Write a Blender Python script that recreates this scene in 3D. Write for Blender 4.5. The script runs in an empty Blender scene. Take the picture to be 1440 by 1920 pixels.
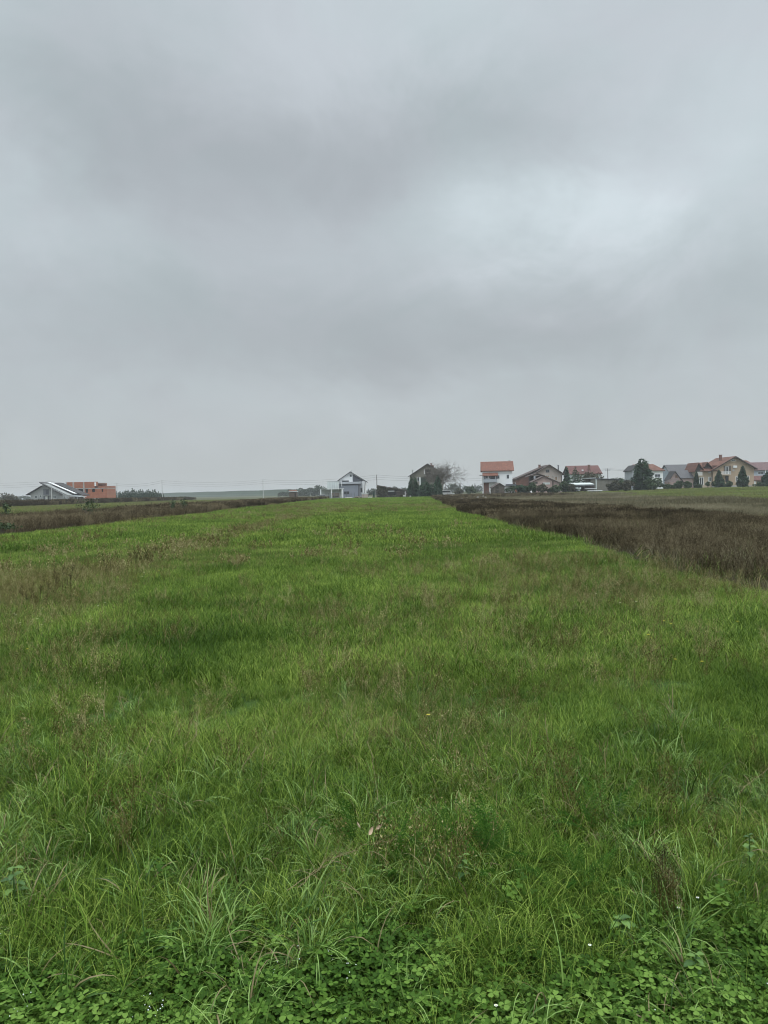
import bpy, math, random
import numpy as np
from mathutils import Matrix, Vector, Euler

random.seed(7)
RNG = np.random.default_rng(7)
S = bpy.context.scene
R = math.radians

# ------------------------------------------------------------------ camera
CAM_H = 1.6
PITCH, ROLL = 1.51, -1.05
cam_data = bpy.data.cameras.new('camera')
cam = bpy.data.objects.new('camera', cam_data)
S.collection.objects.link(cam)
S.camera = cam
cam_data.sensor_fit = 'VERTICAL'
cam_data.sensor_height = 36.0
cam_data.lens = 26.0
cam_data.clip_start = 0.05
cam_data.clip_end = 20000
cam_rot = (Matrix.Rotation(R(90 - PITCH), 4, 'X') @ Matrix.Rotation(R(ROLL), 4, 'Z'))
cam.matrix_world = Matrix.Translation((0, 0, CAM_H)) @ cam_rot
FPX = 26.0 / 36.0 * 1920
CR = cam_rot.to_3x3()

# ------------------------------------------------------------------ exposure
S.view_settings.view_transform = 'Standard'
S.view_settings.look = 'None'
S.view_settings.gamma = 1.0
S.view_settings.exposure = 0.0
S.view_settings.use_curve_mapping = False
S.cycles.max_bounces = 6
S.cycles.diffuse_bounces = 3
S.cycles.transmission_bounces = 4
S.cycles.volume_bounces = 0
S.cycles.use_adaptive_sampling = True
S.cycles.pixel_filter_type = 'BLACKMAN_HARRIS'
S.cycles.filter_width = 1.0

# ------------------------------------------------------------------ world: overcast sky over a physical sky
SUN_EL, SUN_AZ = 52.0, 118.0          # azimuth to the right of the view direction (+Y)
world = bpy.data.worlds.new('World')
S.world = world
world.use_nodes = True
nt = world.node_tree
nt.nodes.clear()


class NG:
    """tiny helper to write node maths"""
    def __init__(self, nt):
        self.nt = nt

    def node(self, t, **kw):
        n = self.nt.nodes.new(t)
        for k, v in kw.items():
            setattr(n, k, v)
        return n

    def put(self, sock, v):
        if isinstance(v, (int, float, tuple, list)):
            sock.default_value = v
        else:
            self.nt.links.new(v, sock)

    def m(self, op, a, b=None, c=None, clamp=False):
        n = self.node('ShaderNodeMath', operation=op, use_clamp=clamp)
        self.put(n.inputs[0], a)
        if b is not None:
            self.put(n.inputs[1], b)
        if c is not None:
            self.put(n.inputs[2], c)
        return n.outputs[0]

    def mix(self, f, a, b, blend='MIX'):
        n = self.node('ShaderNodeMix', data_type='RGBA', blend_type=blend)
        self.put(n.inputs[0], f)
        self.put(n.inputs[6], a if not isinstance(a, tuple) else (*a[:3], 1))
        self.put(n.inputs[7], b if not isinstance(b, tuple) else (*b[:3], 1))
        return n.outputs[2]

    def noise(self, vec, scale, detail=3, rough=0.5, dist=0.0):
        n = self.node('ShaderNodeTexNoise')
        if vec is not None:
            self.nt.links.new(vec, n.inputs['Vector'])
        n.inputs['Scale'].default_value = scale
        n.inputs['Detail'].default_value = detail
        n.inputs['Roughness'].default_value = rough
        n.inputs['Distortion'].default_value = dist
        return n.outputs['Fac']

    def ramp(self, f, stops):
        n = self.node('ShaderNodeValToRGB')
        self.nt.links.new(f, n.inputs[0])
        e = n.color_ramp.elements
        while len(e) < len(stops):
            e.new(0.5)
        for el, (p, c) in zip(e, stops):
            el.position = p
            el.color = (*c, 1) if len(c) == 3 else c
        return n.outputs[0]


def srgb(r, g, b):
    def f(c):
        c /= 255.0
        return c / 12.92 if c <= 0.04045 else ((c + 0.055) / 1.055) ** 2.4
    return (f(r), f(g), f(b))


w = NG(nt)
tc = w.node('ShaderNodeTexCoord')
nrm = w.node('ShaderNodeVectorMath', operation='NORMALIZE')
nt.links.new(tc.outputs['Generated'], nrm.inputs[0])
sep = w.node('ShaderNodeSeparateXYZ')
nt.links.new(nrm.outputs[0], sep.inputs[0])
# stretched direction for flat cloud banks
mp = w.node('ShaderNodeMapping')
mp.inputs['Scale'].default_value = (1.0, 1.0, 1.5)
nt.links.new(nrm.outputs[0], mp.inputs[0])
warp1 = w.noise(mp.outputs[0], 3.2, 6, 0.6, 0.5)
mp2 = w.node('ShaderNodeMapping')
mp2.inputs['Location'].default_value = (3.1, 1.7, 5.2)
mp2.inputs['Scale'].default_value = (1.0, 1.0, 1.5)
nt.links.new(nrm.outputs[0], mp2.inputs[0])
warp2 = w.noise(mp2.outputs[0], 3.6, 6, 0.6, 0.5)
big = w.noise(mp2.outputs[0], 1.7, 5, 0.5, 0.6)
fine = w.noise(mp.outputs[0], 5.5, 8, 0.6, 0.9)
az0 = w.m('ARCTAN2', sep.outputs[0], sep.outputs[1])
el0 = w.m('ARCSINE', sep.outputs[2])
az = w.m('ADD', az0, w.m('MULTIPLY', w.m('SUBTRACT', warp1, 0.5), 0.42))
el = w.m('ADD', el0, w.m('MULTIPLY', w.m('SUBTRACT', warp2, 0.5), 0.22))


def bump(px, py, rx, ry, amp):
    a0 = math.atan((px - 720) / 1387.0)
    e0 = math.atan((924 - py) / 1387.0) * math.cos(a0)
    sa, se = rx / 1387.0, ry / 1387.0
    u = w.m('POWER', w.m('MULTIPLY', w.m('ABSOLUTE', w.m('SUBTRACT', az, a0)), 1 / sa), 2.0)
    v = w.m('POWER', w.m('MULTIPLY', w.m('ABSOLUTE', w.m('SUBTRACT', el, e0)), 1 / se), 2.0)
    return w.m('MULTIPLY', w.m('EXPONENT', w.m('MULTIPLY', w.m('ADD', u, v), -1.0)), amp)


BUMPS = [(330, 260, 420, 130, -0.095), (820, 290, 330, 100, -0.065), (1110, 425, 150, 85, 0.13),
         (1120, 420, 250, 130, 0.06), (1470, 230, 170, 190, 0.09), (760, 60, 420, 110, 0.085), (1300, 90, 200, 120, 0.03),
         (-30, 260, 90, 260, 0.06), (180, 420, 260, 70, 0.03), (560, 610, 520, 100, -0.08),
         (1150, 640, 420, 90, -0.05), (600, 745, 300, 45, 0.035), (1280, 700, 300, 50, 0.02)]
val = w.m('ADD', 0.57, w.m('MULTIPLY', w.m('SUBTRACT', big, 0.5), 0.10))
val = w.m('ADD', val, w.m('MULTIPLY', w.m('SUBTRACT', fine, 0.5), 0.10))
for b_ in BUMPS:
    val = w.m('ADD', val, bump(*b_))
hz = w.m('EXPONENT', w.m('MULTIPLY', w.m('ABSOLUTE', el0), -7.0))
val = w.m('SUBTRACT', val, w.m('MULTIPLY', hz, 0.055))
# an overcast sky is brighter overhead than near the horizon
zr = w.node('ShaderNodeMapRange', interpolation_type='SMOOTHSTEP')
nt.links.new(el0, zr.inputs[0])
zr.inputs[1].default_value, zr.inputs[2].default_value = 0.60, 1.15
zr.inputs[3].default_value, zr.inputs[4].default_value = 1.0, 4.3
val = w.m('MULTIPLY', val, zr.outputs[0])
# added: unseen sky behind the viewer brightened to light the house fronts
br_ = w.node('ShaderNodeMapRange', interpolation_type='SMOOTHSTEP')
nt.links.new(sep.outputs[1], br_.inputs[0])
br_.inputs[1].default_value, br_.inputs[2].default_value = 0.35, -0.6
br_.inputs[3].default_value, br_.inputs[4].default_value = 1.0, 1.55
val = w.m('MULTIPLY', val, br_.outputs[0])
colr = w.ramp(warp2, [(0.40, (0.885, 1.005, 1.065)), (0.60, (0.91, 0.995, 1.07))])
colr = w.mix(w.m('MULTIPLY', hz, 0.9), colr, (0.96, 1.02, 1.025))
vm = w.node('ShaderNodeVectorMath', operation='SCALE')
nt.links.new(colr, vm.inputs[0])
nt.links.new(val, vm.inputs['Scale'])
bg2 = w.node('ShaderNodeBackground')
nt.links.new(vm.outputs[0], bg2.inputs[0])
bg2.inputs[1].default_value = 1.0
sky = w.node('ShaderNodeTexSky', sky_type='NISHITA')
sky.sun_disc = False
sky.sun_elevation = R(SUN_EL)
sky.sun_rotation = R(SUN_AZ)
bg1 = w.node('ShaderNodeBackground')
nt.links.new(sky.outputs[0], bg1.inputs[0])
bg1.inputs[1].default_value = 0.08
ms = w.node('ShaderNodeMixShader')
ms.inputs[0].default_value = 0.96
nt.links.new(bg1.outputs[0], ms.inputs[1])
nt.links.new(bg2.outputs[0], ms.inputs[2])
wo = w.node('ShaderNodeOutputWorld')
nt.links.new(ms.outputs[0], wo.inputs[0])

sun_d = bpy.data.lights.new('sun', 'SUN')
sun_d.energy = 1.5
sun_d.angle = R(40)
sun_d.color = (1.0, 0.97, 0.92)
sun = bpy.data.objects.new('sun', sun_d)
S.collection.objects.link(sun)
sdir = Vector((math.sin(R(SUN_AZ)) * math.cos(R(SUN_EL)), math.cos(R(SUN_AZ)) * math.cos(R(SUN_EL)), math.sin(R(SUN_EL))))
sun.rotation_euler = sdir.to_track_quat('Z', 'Y').to_euler()


# ------------------------------------------------------------------ helpers
def tag(o, label=None, cat=None, group=None, kind=None):
    if label:
        o['label'] = label
    if cat:
        o['category'] = cat
    if group:
        o['group'] = group
    if kind:
        o['kind'] = kind
    return o


def empty(name, loc=(0, 0, 0), rz=0.0):
    o = bpy.data.objects.new(name, None)
    o.empty_display_size = 0.3
    S.collection.objects.link(o)
    o.location = loc
    o.rotation_euler = (0, 0, rz)
    return o


def ray(px, py):
    return CR @ Vector(((px - 720) / FPX, -(py - 960) / FPX, -1.0))


def at(px, py, Y):
    d = ray(px, py)
    k = Y / d.y
    return Vector((d.x * k, Y, CAM_H + d.z * k))


def sst(v, a, b):
    t = np.clip((np.asarray(v, float) - a) / (b - a), 0, 1)
    return t * t * (3 - 2 * t)


def ter(x, y):
    """height of the ground"""
    x = np.asarray(x, float)
    y = np.asarray(y, float)
    z = 1.1 * sst(x, 5, 110) * sst(y, 50, 200)
    z = z + 0.025 * np.sin(x * 0.9 + 1.3) * np.sin(y * 0.7 + 0.4) + 0.02 * np.sin(x * 2.3 + y * 1.1) * np.sin(y * 1.9 - x * 0.6)
    return z


def tz(x, y):
    return float(ter(x, y))


def vnoise(x, y, scale, seed=0):
    """smooth value noise in 0..1"""
    x = np.asarray(x, float) / scale + 100.3
    y = np.asarray(y, float) / scale + 57.7
    r = np.random.default_rng(seed).random((512, 512))
    xi = np.floor(x).astype(int)
    yi = np.floor(y).astype(int)
    fx, fy = x - xi, y - yi
    fx, fy = fx * fx * (3 - 2 * fx), fy * fy * (3 - 2 * fy)
    g = lambda a, b: r[a % 512, b % 512]
    return (g(xi, yi) * (1 - fx) + g(xi + 1, yi) * fx) * (1 - fy) + (g(xi, yi + 1) * (1 - fx) + g(xi + 1, yi + 1) * fx) * fy


def mat(name, color, rough=0.7, var=0.25, scale=1.5, spec=0.3, metal=0.0, bumpk=0.0, dirt=0.0, coord='Object'):
    m = bpy.data.materials.new(name)
    m.use_nodes = True
    t = m.node_tree
    g = NG(t)
    p = t.nodes['Principled BSDF']
    tcn = g.node('ShaderNodeTexCoord')
    n = g.noise(tcn.outputs[coord], scale, 5, 0.6)
    c1 = tuple(c * (1 - var) for c in color)
    c2 = tuple(min(1, c * (1 + var)) for c in color)
    col = g.ramp(n, [(0.3, c1), (0.7, c2)])
    if dirt:
        n2 = g.noise(tcn.outputs[coord], scale * 0.35, 4, 0.7, 1.0)
        col = g.mix(g.m('MULTIPLY', g.m('GREATER_THAN', n2, 0.0), g.ramp(n2, [(0.52, (0, 0, 0)), (0.7, (dirt, dirt, dirt))])), col,
                    tuple(c * 0.45 for c in color))
    t.links.new(col, p.inputs['Base Color'])
    p.inputs['Roughness'].default_value = rough
    p.inputs['Specular IOR Level'].default_value = spec
    p.inputs['Metallic'].default_value = metal
    if bumpk:
        b = g.node('ShaderNodeBump')
        b.inputs['Strength'].default_value = bumpk
        t.links.new(g.noise(tcn.outputs[coord], scale * 6, 4, 0.6), b.inputs['Height'])
        t.links.new(b.outputs[0], p.inputs['Normal'])
    return m


def tile_mat(name, color, period=0.33, axis='X'):
    """roof tiles: rows and columns of slightly different colours"""
    m = bpy.data.materials.new(name)
    m.use_nodes = True
    t = m.node_tree
    g = NG(t)
    p = t.nodes['Principled BSDF']
    tcn = g.node('ShaderNodeTexCoord')
    br = g.node('ShaderNodeTexBrick')
    mpn = g.node('ShaderNodeMapping')
    if axis == 'Y':
        mpn.inputs['Rotation'].default_value = (R(90), 0, R(90))
    else:
        mpn.inputs['Rotation'].default_value = (R(90), 0, 0)
    t.links.new(tcn.outputs['Object'], mpn.inputs[0])
    t.links.new(mpn.outputs[0], br.inputs[0])
    br.inputs['Scale'].default_value = 1.0
    br.inputs['Brick Width'].default_value = period
    br.inputs['Row Height'].default_value = period
    br.inputs['Mortar Size'].default_value = 0.02
    br.inputs['Color1'].default_value = (*[c * 0.78 for c in color], 1)
    br.inputs['Color2'].default_value = (*[min(1, c * 1.2) for c in color], 1)
    br.inputs['Mortar'].default_value = (*[c * 0.45 for c in color], 1)
    n = g.noise(tcn.outputs['Object'], 0.5, 5, 0.65)
    col = g.mix(g.ramp(n, [(0.4, (0, 0, 0)), (0.7, (0.45, 0.45, 0.45))]), br.outputs[0], tuple(c * 0.55 + 0.01 for c in color))
    t.links.new(col, p.inputs['Base Color'])
    p.inputs['Roughness'].default_value = 0.75
    p.inputs['Specular IOR Level'].default_value = 0.25
    return m


def brick_mat(name, c1, c2, mortar, bw=0.5, rh=0.25):
    m = bpy.data.materials.new(name)
    m.use_nodes = True
    t = m.node_tree
    g = NG(t)
    p = t.nodes['Principled BSDF']
    tcn = g.node('ShaderNodeTexCoord')
    br = g.node('ShaderNodeTexBrick')
    mpn = g.node('ShaderNodeMapping')
    mpn.inputs['Rotation'].default_value = (R(90), 0, 0)
    t.links.new(tcn.outputs['Object'], mpn.inputs[0])
    t.links.new(mpn.outputs[0], br.inputs[0])
    br.inputs['Scale'].default_value = 1.0
    br.inputs['Brick Width'].default_value = bw
    br.inputs['Row Height'].default_value = rh
    br.inputs['Mortar Size'].default_value = 0.02
    br.inputs['Color1'].default_value = (*c1, 1)
    br.inputs['Color2'].default_value = (*c2, 1)
    br.inputs['Mortar'].default_value = (*mortar, 1)
    n = g.noise(tcn.outputs['Object'], 0.6, 5, 0.65)
    col = g.mix(g.ramp(n, [(0.4, (0, 0, 0)), (0.75, (0.5, 0.5, 0.5))]), br.outputs[0], tuple(c * 0.6 for c in c1))
    t.links.new(col, p.inputs['Base Color'])
    p.inputs['Roughness'].default_value = 0.9
    return m


def foliage_mat(name, ca, cb, cc=None, rough=0.5, spec=0.3, trans=0.25, dry=None, nscale=0.35, use_inst=True):
    """leaf/blade material. 'rnd' per-face attribute on the mesh, 'tint'/'dry' on the instancer"""
    m = bpy.data.materials.new(name)
    m.use_nodes = True
    t = m.node_tree
    t.nodes.clear()
    g = NG(t)
    a = g.node('ShaderNodeAttribute', attribute_type='GEOMETRY', attribute_name='rnd')
    geo = g.node('ShaderNodeNewGeometry')
    n = g.noise(geo.outputs['Position'], nscale, 4, 0.6)
    f = g.m('ADD', g.m('MULTIPLY', a.outputs['Fac'], 0.80), g.m('MULTIPLY', n, 0.20))
    if use_inst:
        ti = g.node('ShaderNodeAttribute', attribute_type='INSTANCER', attribute_name='tint')
        f = g.m('ADD', f, g.m('MULTIPLY', g.m('SUBTRACT', ti.outputs['Fac'], 0.5), 0.9), clamp=True)
    stops = [(0.2, ca), (0.55, cb)]
    if cc:
        stops.append((0.9, cc))
    col = g.ramp(f, stops)
    if dry:
        dr = g.node('ShaderNodeAttribute', attribute_type='INSTANCER', attribute_name='dry')
        df = g.m('GREATER_THAN', dr.outputs['Fac'], g.m('FRACT', g.m('MULTIPLY', a.outputs['Fac'], 7.31)))
        col = g.mix(df, col, dry)
    p = g.node('ShaderNodeBsdfPrincipled')
    t.links.new(col, p.inputs['Base Color'])
    p.inputs['Roughness'].default_value = rough
    p.inputs['Specular IOR Level'].default_value = spec
    out = g.node('ShaderNodeOutputMaterial')
    if trans:
        tr = g.node('ShaderNodeBsdfTranslucent')
        t.links.new(col, tr.inputs[0])
        mx = g.node('ShaderNodeMixShader')
        mx.inputs[0].default_value = trans
        t.links.new(p.outputs[0], mx.inputs[1])
        t.links.new(tr.outputs[0], mx.inputs[2])
        t.links.new(mx.outputs[0], out.inputs[0])
    else:
        t.links.new(p.outputs[0], out.inputs[0])
    return m


# ---- palette
M = {}
M['soil'] = None
M['grass'] = foliage_mat('grass_blades', (0.030, 0.066, 0.007), (0.098, 0.176, 0.020), (0.28, 0.37, 0.075), rough=0.55, spec=0.08, dry=(0.23, 0.19, 0.09))
M['coarse'] = foliage_mat('coarse_grass', (0.030, 0.076, 0.010), (0.092, 0.185, 0.026), (0.24, 0.36, 0.10), rough=0.40, spec=0.28, dry=(0.22, 0.18, 0.09))
M['clover'] = foliage_mat('clover_leaf', (0.030, 0.072, 0.008), (0.068, 0.138, 0.018), (0.14, 0.235, 0.045), rough=0.6, spec=0.10, trans=0.15, nscale=2.5)
M['yarrow'] = foliage_mat('feathery_leaf', (0.04, 0.11, 0.015), (0.07, 0.165, 0.022), (0.12, 0.23, 0.035), rough=0.6, spec=0.12, nscale=2.5)
M['broad'] = foliage_mat('broad_leaf', (0.055, 0.12, 0.032), (0.09, 0.18, 0.04), (0.15, 0.26, 0.06), rough=0.45, spec=0.4, nscale=2.5, use_inst=False)
M['seed'] = foliage_mat('seed_stem', (0.075, 0.065, 0.022), (0.15, 0.135, 0.045), (0.42, 0.38, 0.20), rough=0.9, spec=0.05, trans=0.05)
M['weed'] = foliage_mat('dead_weed', (0.036, 0.028, 0.015), (0.086, 0.067, 0.038), (0.25, 0.21, 0.13), rough=0.9, spec=0.03, trans=0.0)
M['straw'] = foliage_mat('straw', (0.10, 0.09, 0.05), (0.17, 0.15, 0.09), (0.30, 0.27, 0.18), rough=0.8, spec=0.2, trans=0.1)
M['conifer'] = foliage_mat('conifer_needles', (0.010, 0.030, 0.014), (0.022, 0.052, 0.023), (0.050, 0.095, 0.038), rough=0.6, spec=0.2, trans=0.05, nscale=1.2, use_inst=False)
M['thuja'] = foliage_mat('dark_evergreen', (0.010, 0.030, 0.013), (0.020, 0.052, 0.022), (0.045, 0.095, 0.038), rough=0.6, spec=0.2, trans=0.05, nscale=1.2, use_inst=False)
M['bush'] = foliage_mat('bush_leaf', (0.022, 0.042, 0.018), (0.045, 0.075, 0.03), (0.085, 0.11, 0.05), rough=0.6, spec=0.2, trans=0.1, nscale=0.8, use_inst=False)
M['bush_brown'] = foliage_mat('thinning_bush_leaf', (0.045, 0.045, 0.028), (0.075, 0.075, 0.045), (0.12, 0.11, 0.07), rough=0.7, spec=0.2, trans=0.1, nscale=0.8, use_inst=False)
M['far_leaf'] = foliage_mat('distant_leaf', (0.035, 0.05, 0.032), (0.055, 0.075, 0.045), (0.08, 0.10, 0.06), rough=0.7, spec=0.1, trans=0.1, nscale=0.3, use_inst=False)
M['bark'] = mat('bark', (0.075, 0.062, 0.05), 0.9, 0.35, 4)
M['twig'] = mat('twigs', (0.105, 0.092, 0.075), 0.9, 0.3, 2)
M['white'] = mat('white_render', (0.76, 0.77, 0.77), 0.8, 0.05, 0.5, dirt=0.12)
M['white_paint'] = mat('white_paint', (0.72, 0.73, 0.73), 0.5, 0.05, 1)
M['offwhite'] = mat('weathered_white', (0.50, 0.54, 0.53), 0.7, 0.1, 0.6, dirt=0.15)
M['grey_wall'] = mat('grey_render', (0.215, 0.235, 0.275), 0.8, 0.06, 0.6, dirt=0.1)
M['light_grey'] = mat('light_grey_render', (0.36, 0.38, 0.41), 0.8, 0.06, 0.6, dirt=0.1)
M['dark_grey'] = mat('dark_grey_render', (0.10, 0.105, 0.12), 0.8, 0.1, 0.6)
M['block'] = mat('raw_concrete_block', (0.25, 0.26, 0.255), 0.95, 0.14, 0.8, dirt=0.2)
M['concrete'] = mat('concrete', (0.34, 0.33, 0.31), 0.9, 0.15, 1.2, dirt=0.25)
M['pole'] = mat('pole_concrete', (0.42, 0.43, 0.42), 0.85, 0.1, 1.2)
M['wood_pole'] = mat('pole_wood', (0.07, 0.06, 0.052), 0.9, 0.2, 1.2)
M['wire'] = mat('wire_metal', (0.09, 0.095, 0.10), 0.6, 0.05, 1)
M['roof_dark'] = tile_mat('roof_dark_tiles', (0.055, 0.052, 0.052))
M['roof_grey'] = tile_mat('roof_grey_tiles', (0.105, 0.103, 0.108))
M['roof_red'] = tile_mat('roof_orange_tiles', (0.175, 0.072, 0.048))
M['roof_red2'] = tile_mat('roof_terracotta_tiles', (0.155, 0.072, 0.05))
M['roof_brown'] = tile_mat('roof_brown_red_tiles', (0.13, 0.058, 0.05))
M['roof_mauve'] = tile_mat('roof_mauve_tiles', (0.145, 0.09, 0.09))
M['roof_umber'] = tile_mat('roof_umber_tiles', (0.095, 0.07, 0.062))
M['brick'] = brick_mat('hollow_clay_brick', (0.30, 0.090, 0.038), (0.38, 0.125, 0.055), (0.27, 0.13, 0.085))
M['brick_old'] = brick_mat('old_brown_brick', (0.17, 0.085, 0.065), (0.22, 0.11, 0.08), (0.14, 0.10, 0.08))
M['tan'] = mat('tan_render', (0.40, 0.30, 0.215), 0.85, 0.07, 0.5, dirt=0.1)
M['tan_light'] = mat('light_tan_render', (0.46, 0.37, 0.28), 0.85, 0.07, 0.5)
M['pink'] = mat('pink_render', (0.37, 0.27, 0.245), 0.85, 0.1, 0.7, dirt=0.2)
M['pinkbeige'] = mat('beige_render', (0.42, 0.355, 0.315), 0.85, 0.08, 0.6, dirt=0.15)
M['olive_wall'] = mat('weathered_olive_render', (0.20, 0.19, 0.155), 0.9, 0.14, 0.7, dirt=0.35)
M['blue_grey'] = mat('blue_grey_render', (0.32, 0.36, 0.41), 0.8, 0.06, 0.6)
M['glass'] = mat('window_glass', (0.035, 0.042, 0.05), 0.12, 0.2, 1, spec=0.6)
M['opening'] = mat('unlit_room', (0.02, 0.02, 0.02), 0.9, 0.1, 1)  # near-black colour paints the shade inside openings
M['board'] = mat('boarded_wood', (0.25, 0.16, 0.105), 0.85, 0.15, 2)
M['grey_board'] = mat('weathered_boards', (0.20, 0.19, 0.165), 0.9, 0.2, 1.4, dirt=0.3)
M['dark_wood'] = mat('dark_timber', (0.05, 0.042, 0.036), 0.85, 0.2, 2)
M['green_door'] = mat('green_shutter', (0.035, 0.06, 0.045), 0.7, 0.15, 2)
M['metal'] = mat('sheet_metal', (0.55, 0.58, 0.59), 0.45, 0.08, 1, metal=0.3)
M['rubble'] = mat('rubble_stone', (0.38, 0.37, 0.34), 0.9, 0.2, 3)
M['rust_top'] = mat('clay_blocks', (0.36, 0.20, 0.16), 0.9, 0.2, 3)
M['shed_wall'] = mat('shed_render', (0.12, 0.10, 0.08), 0.9, 0.15, 2)
M['bin_green'] = mat('bin_plastic', (0.02, 0.045, 0.035), 0.5, 0.1, 1)
M['car_white'] = mat('car_paint_white', (0.62, 0.64, 0.64), 0.3, 0.03, 1, spec=0.5)
M['tyre'] = mat('tyre_rubber', (0.02, 0.02, 0.02), 0.8, 0.1, 3)
M['levee'] = mat('embankment_grass', (0.028, 0.045, 0.025), 0.95, 0.3, 0.02, dirt=0.0)
M['daisy'] = mat('white_petals', (0.75, 0.76, 0.70), 0.7, 0.05, 40)
M['yellow'] = mat('yellow_petals', (0.72, 0.62, 0.06), 0.6, 0.1, 40)
M['deadleaf'] = mat('curled_dead_leaf', (0.46, 0.36, 0.25), 0.8, 0.2, 30, bumpk=0.4)
M['drop'] = mat('dew', (0.75, 0.8, 0.8), 0.05, 0.05, 10, spec=1.0)  # opaque whitish base paints the glint of the water drops


def new_mesh(name, V, F, mats=None, mi=None, rnd=None):
    me = bpy.data.meshes.new(name)
    V = np.asarray(V, dtype=np.float32).reshape(-1, 3)
    if isinstance(F, np.ndarray):
        nf, k = F.shape
        me.vertices.add(len(V))
        me.vertices.foreach_set('co', V.ravel())
        me.loops.add(nf * k)
        me.loops.foreach_set('vertex_index', F.astype(np.int32).ravel())
        me.polygons.add(nf)
        me.polygons.foreach_set('loop_start', np.arange(0, nf * k, k, dtype=np.int32))
        me.polygons.foreach_set('loop_total', np.full(nf, k, dtype=np.int32))
        me.update(calc_edges=True)
    else:
        me.from_pydata([tuple(map(float, v)) for v in V], [], F)
        me.update()
    for m_ in (mats or []):
        me.materials.append(m_)
    if mi is not None:
        me.polygons.foreach_set('material_index', np.asarray(mi, dtype=np.int32))
    if rnd is not None:
        at_ = me.attributes.new('rnd', 'FLOAT', 'POINT')
        at_.data.foreach_set('value', np.asarray(rnd, dtype=np.float32))
    return me


class MB:
    """collects simple solids; build() links them as one object"""
    def __init__(self):
        self.v, self.f = [], []

    def poly_extrude(self, pts, y0, y1, axis='y'):
        """pts: 2D outline (x,z) extruded along y (or (y,z) along x when axis='x')"""
        n = len(pts)
        b = len(self.v)
        for yy in (y0, y1):
            for (a, c) in pts:
                self.v.append((a, yy, c) if axis == 'y' else (yy, a, c))
        self.f.append(list(range(b, b + n)))
        self.f.append(list(range(b + 2 * n - 1, b + n - 1, -1)))
        for i in range(n):
            j = (i + 1) % n
            self.f.append([b + j, b + i, b + n + i, b + n + j])
        return self

    def box(self, x0, x1, y0, y1, z0, z1):
        return self.poly_extrude([(x0, z0), (x1, z0), (x1, z1), (x0, z1)], y0, y1)

    def slab(self, x0, z0, x1, z1, t, y0, y1, axis='y'):
        """sloping slab from (x0,z0) to (x1,z1), thickness t downwards"""
        return self.poly_extrude([(x0, z0), (x1, z1), (x1, z1 - t), (x0, z0 - t)], y0, y1, axis)

    def tube(self, pts, radii, sides=5):
        pts = [Vector(p) for p in pts]
        rings = []
        for i, p in enumerate(pts):
            d = (pts[min(i + 1, len(pts) - 1)] - pts[max(i - 1, 0)])
            if d.length < 1e-9:
                d = Vector((0, 0, 1))
            d.normalize()
            a = d.orthogonal().normalized()
            c = d.cross(a)
            r = radii[i] if isinstance(radii, (list, tuple)) else radii
            b = len(self.v)
            for k in range(sides):
                t = 2 * math.pi * k / sides
                self.v.append(tuple(p + a * math.cos(t) * r + c * math.sin(t) * r))
            rings.append(b)
        for i in range(len(rings) - 1):
            for k in range(sides):
                k2 = (k + 1) % sides
                self.f.append([rings[i] + k, rings[i] + k2, rings[i + 1] + k2, rings[i + 1] + k])
        self.f.append([rings[0] + k for k in range(sides)][::-1])
        self.f.append([rings[-1] + k for k in range(sides)])
        return self

    def lump(self, c, r, seed=0, squash=1.0):
        rr = random.Random(seed)
        b = len(self.v)
        rows, cols = 4, 7
        for i in range(rows + 1):
            th = math.pi * i / rows
            for k in range(cols):
                ph = 2 * math.pi * k / cols
                q = r * (0.75 + 0.45 * rr.random())
                self.v.append((c[0] + q * math.sin(th) * math.cos(ph), c[1] + q * math.sin(th) * math.sin(ph), c[2] + q * squash * math.cos(th)))
        for i in range(rows):
            for k in range(cols):
                k2 = (k + 1) % cols
                self.f.append([b + i * cols + k, b + (i + 1) * cols + k, b + (i + 1) * cols + k2, b + i * cols + k2])
        return self

    def build(self, name, m, parent=None, smooth=False):
        me = bpy.data.meshes.new(name)
        me.from_pydata(self.v, [], self.f)
        me.update()
        import bmesh
        bm = bmesh.new()
        bm.from_mesh(me)
        bmesh.ops.recalc_face_normals(bm, faces=bm.faces)
        bm.to_mesh(me)
        bm.free()
        if smooth:
            for p in me.polygons:
                p.use_smooth = True
        me.materials.append(m)
        o = bpy.data.objects.new(name, me)
        S.collection.objects.link(o)
        if parent:
            o.parent = parent
        return o


def obj(name, me, parent=None, loc=None, col=None):
    o = bpy.data.objects.new(name, me)
    (col or S.collection).objects.link(o)
    if parent:
        o.parent = parent
    if loc is not None:
        o.location = loc
    return o


def children(o):
    return [c for c in S.objects if c.parent == o]


def copy_tree(o, kids=None):
    """copy a thing, its parts and sub-parts"""
    r = o.copy()
    S.collection.objects.link(r)
    for ch in list(o.children):
        c = ch.copy()
        S.collection.objects.link(c)
        c.parent = r
        for g_ in list(ch.children):
            d = g_.copy()
            S.collection.objects.link(d)
            d.parent = c
    return r


# ------------------------------------------------------------------ ground
def green_amount(x, y):
    """zones of the ground -> (green, drybrown, darkweed)"""
    return None


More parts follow.
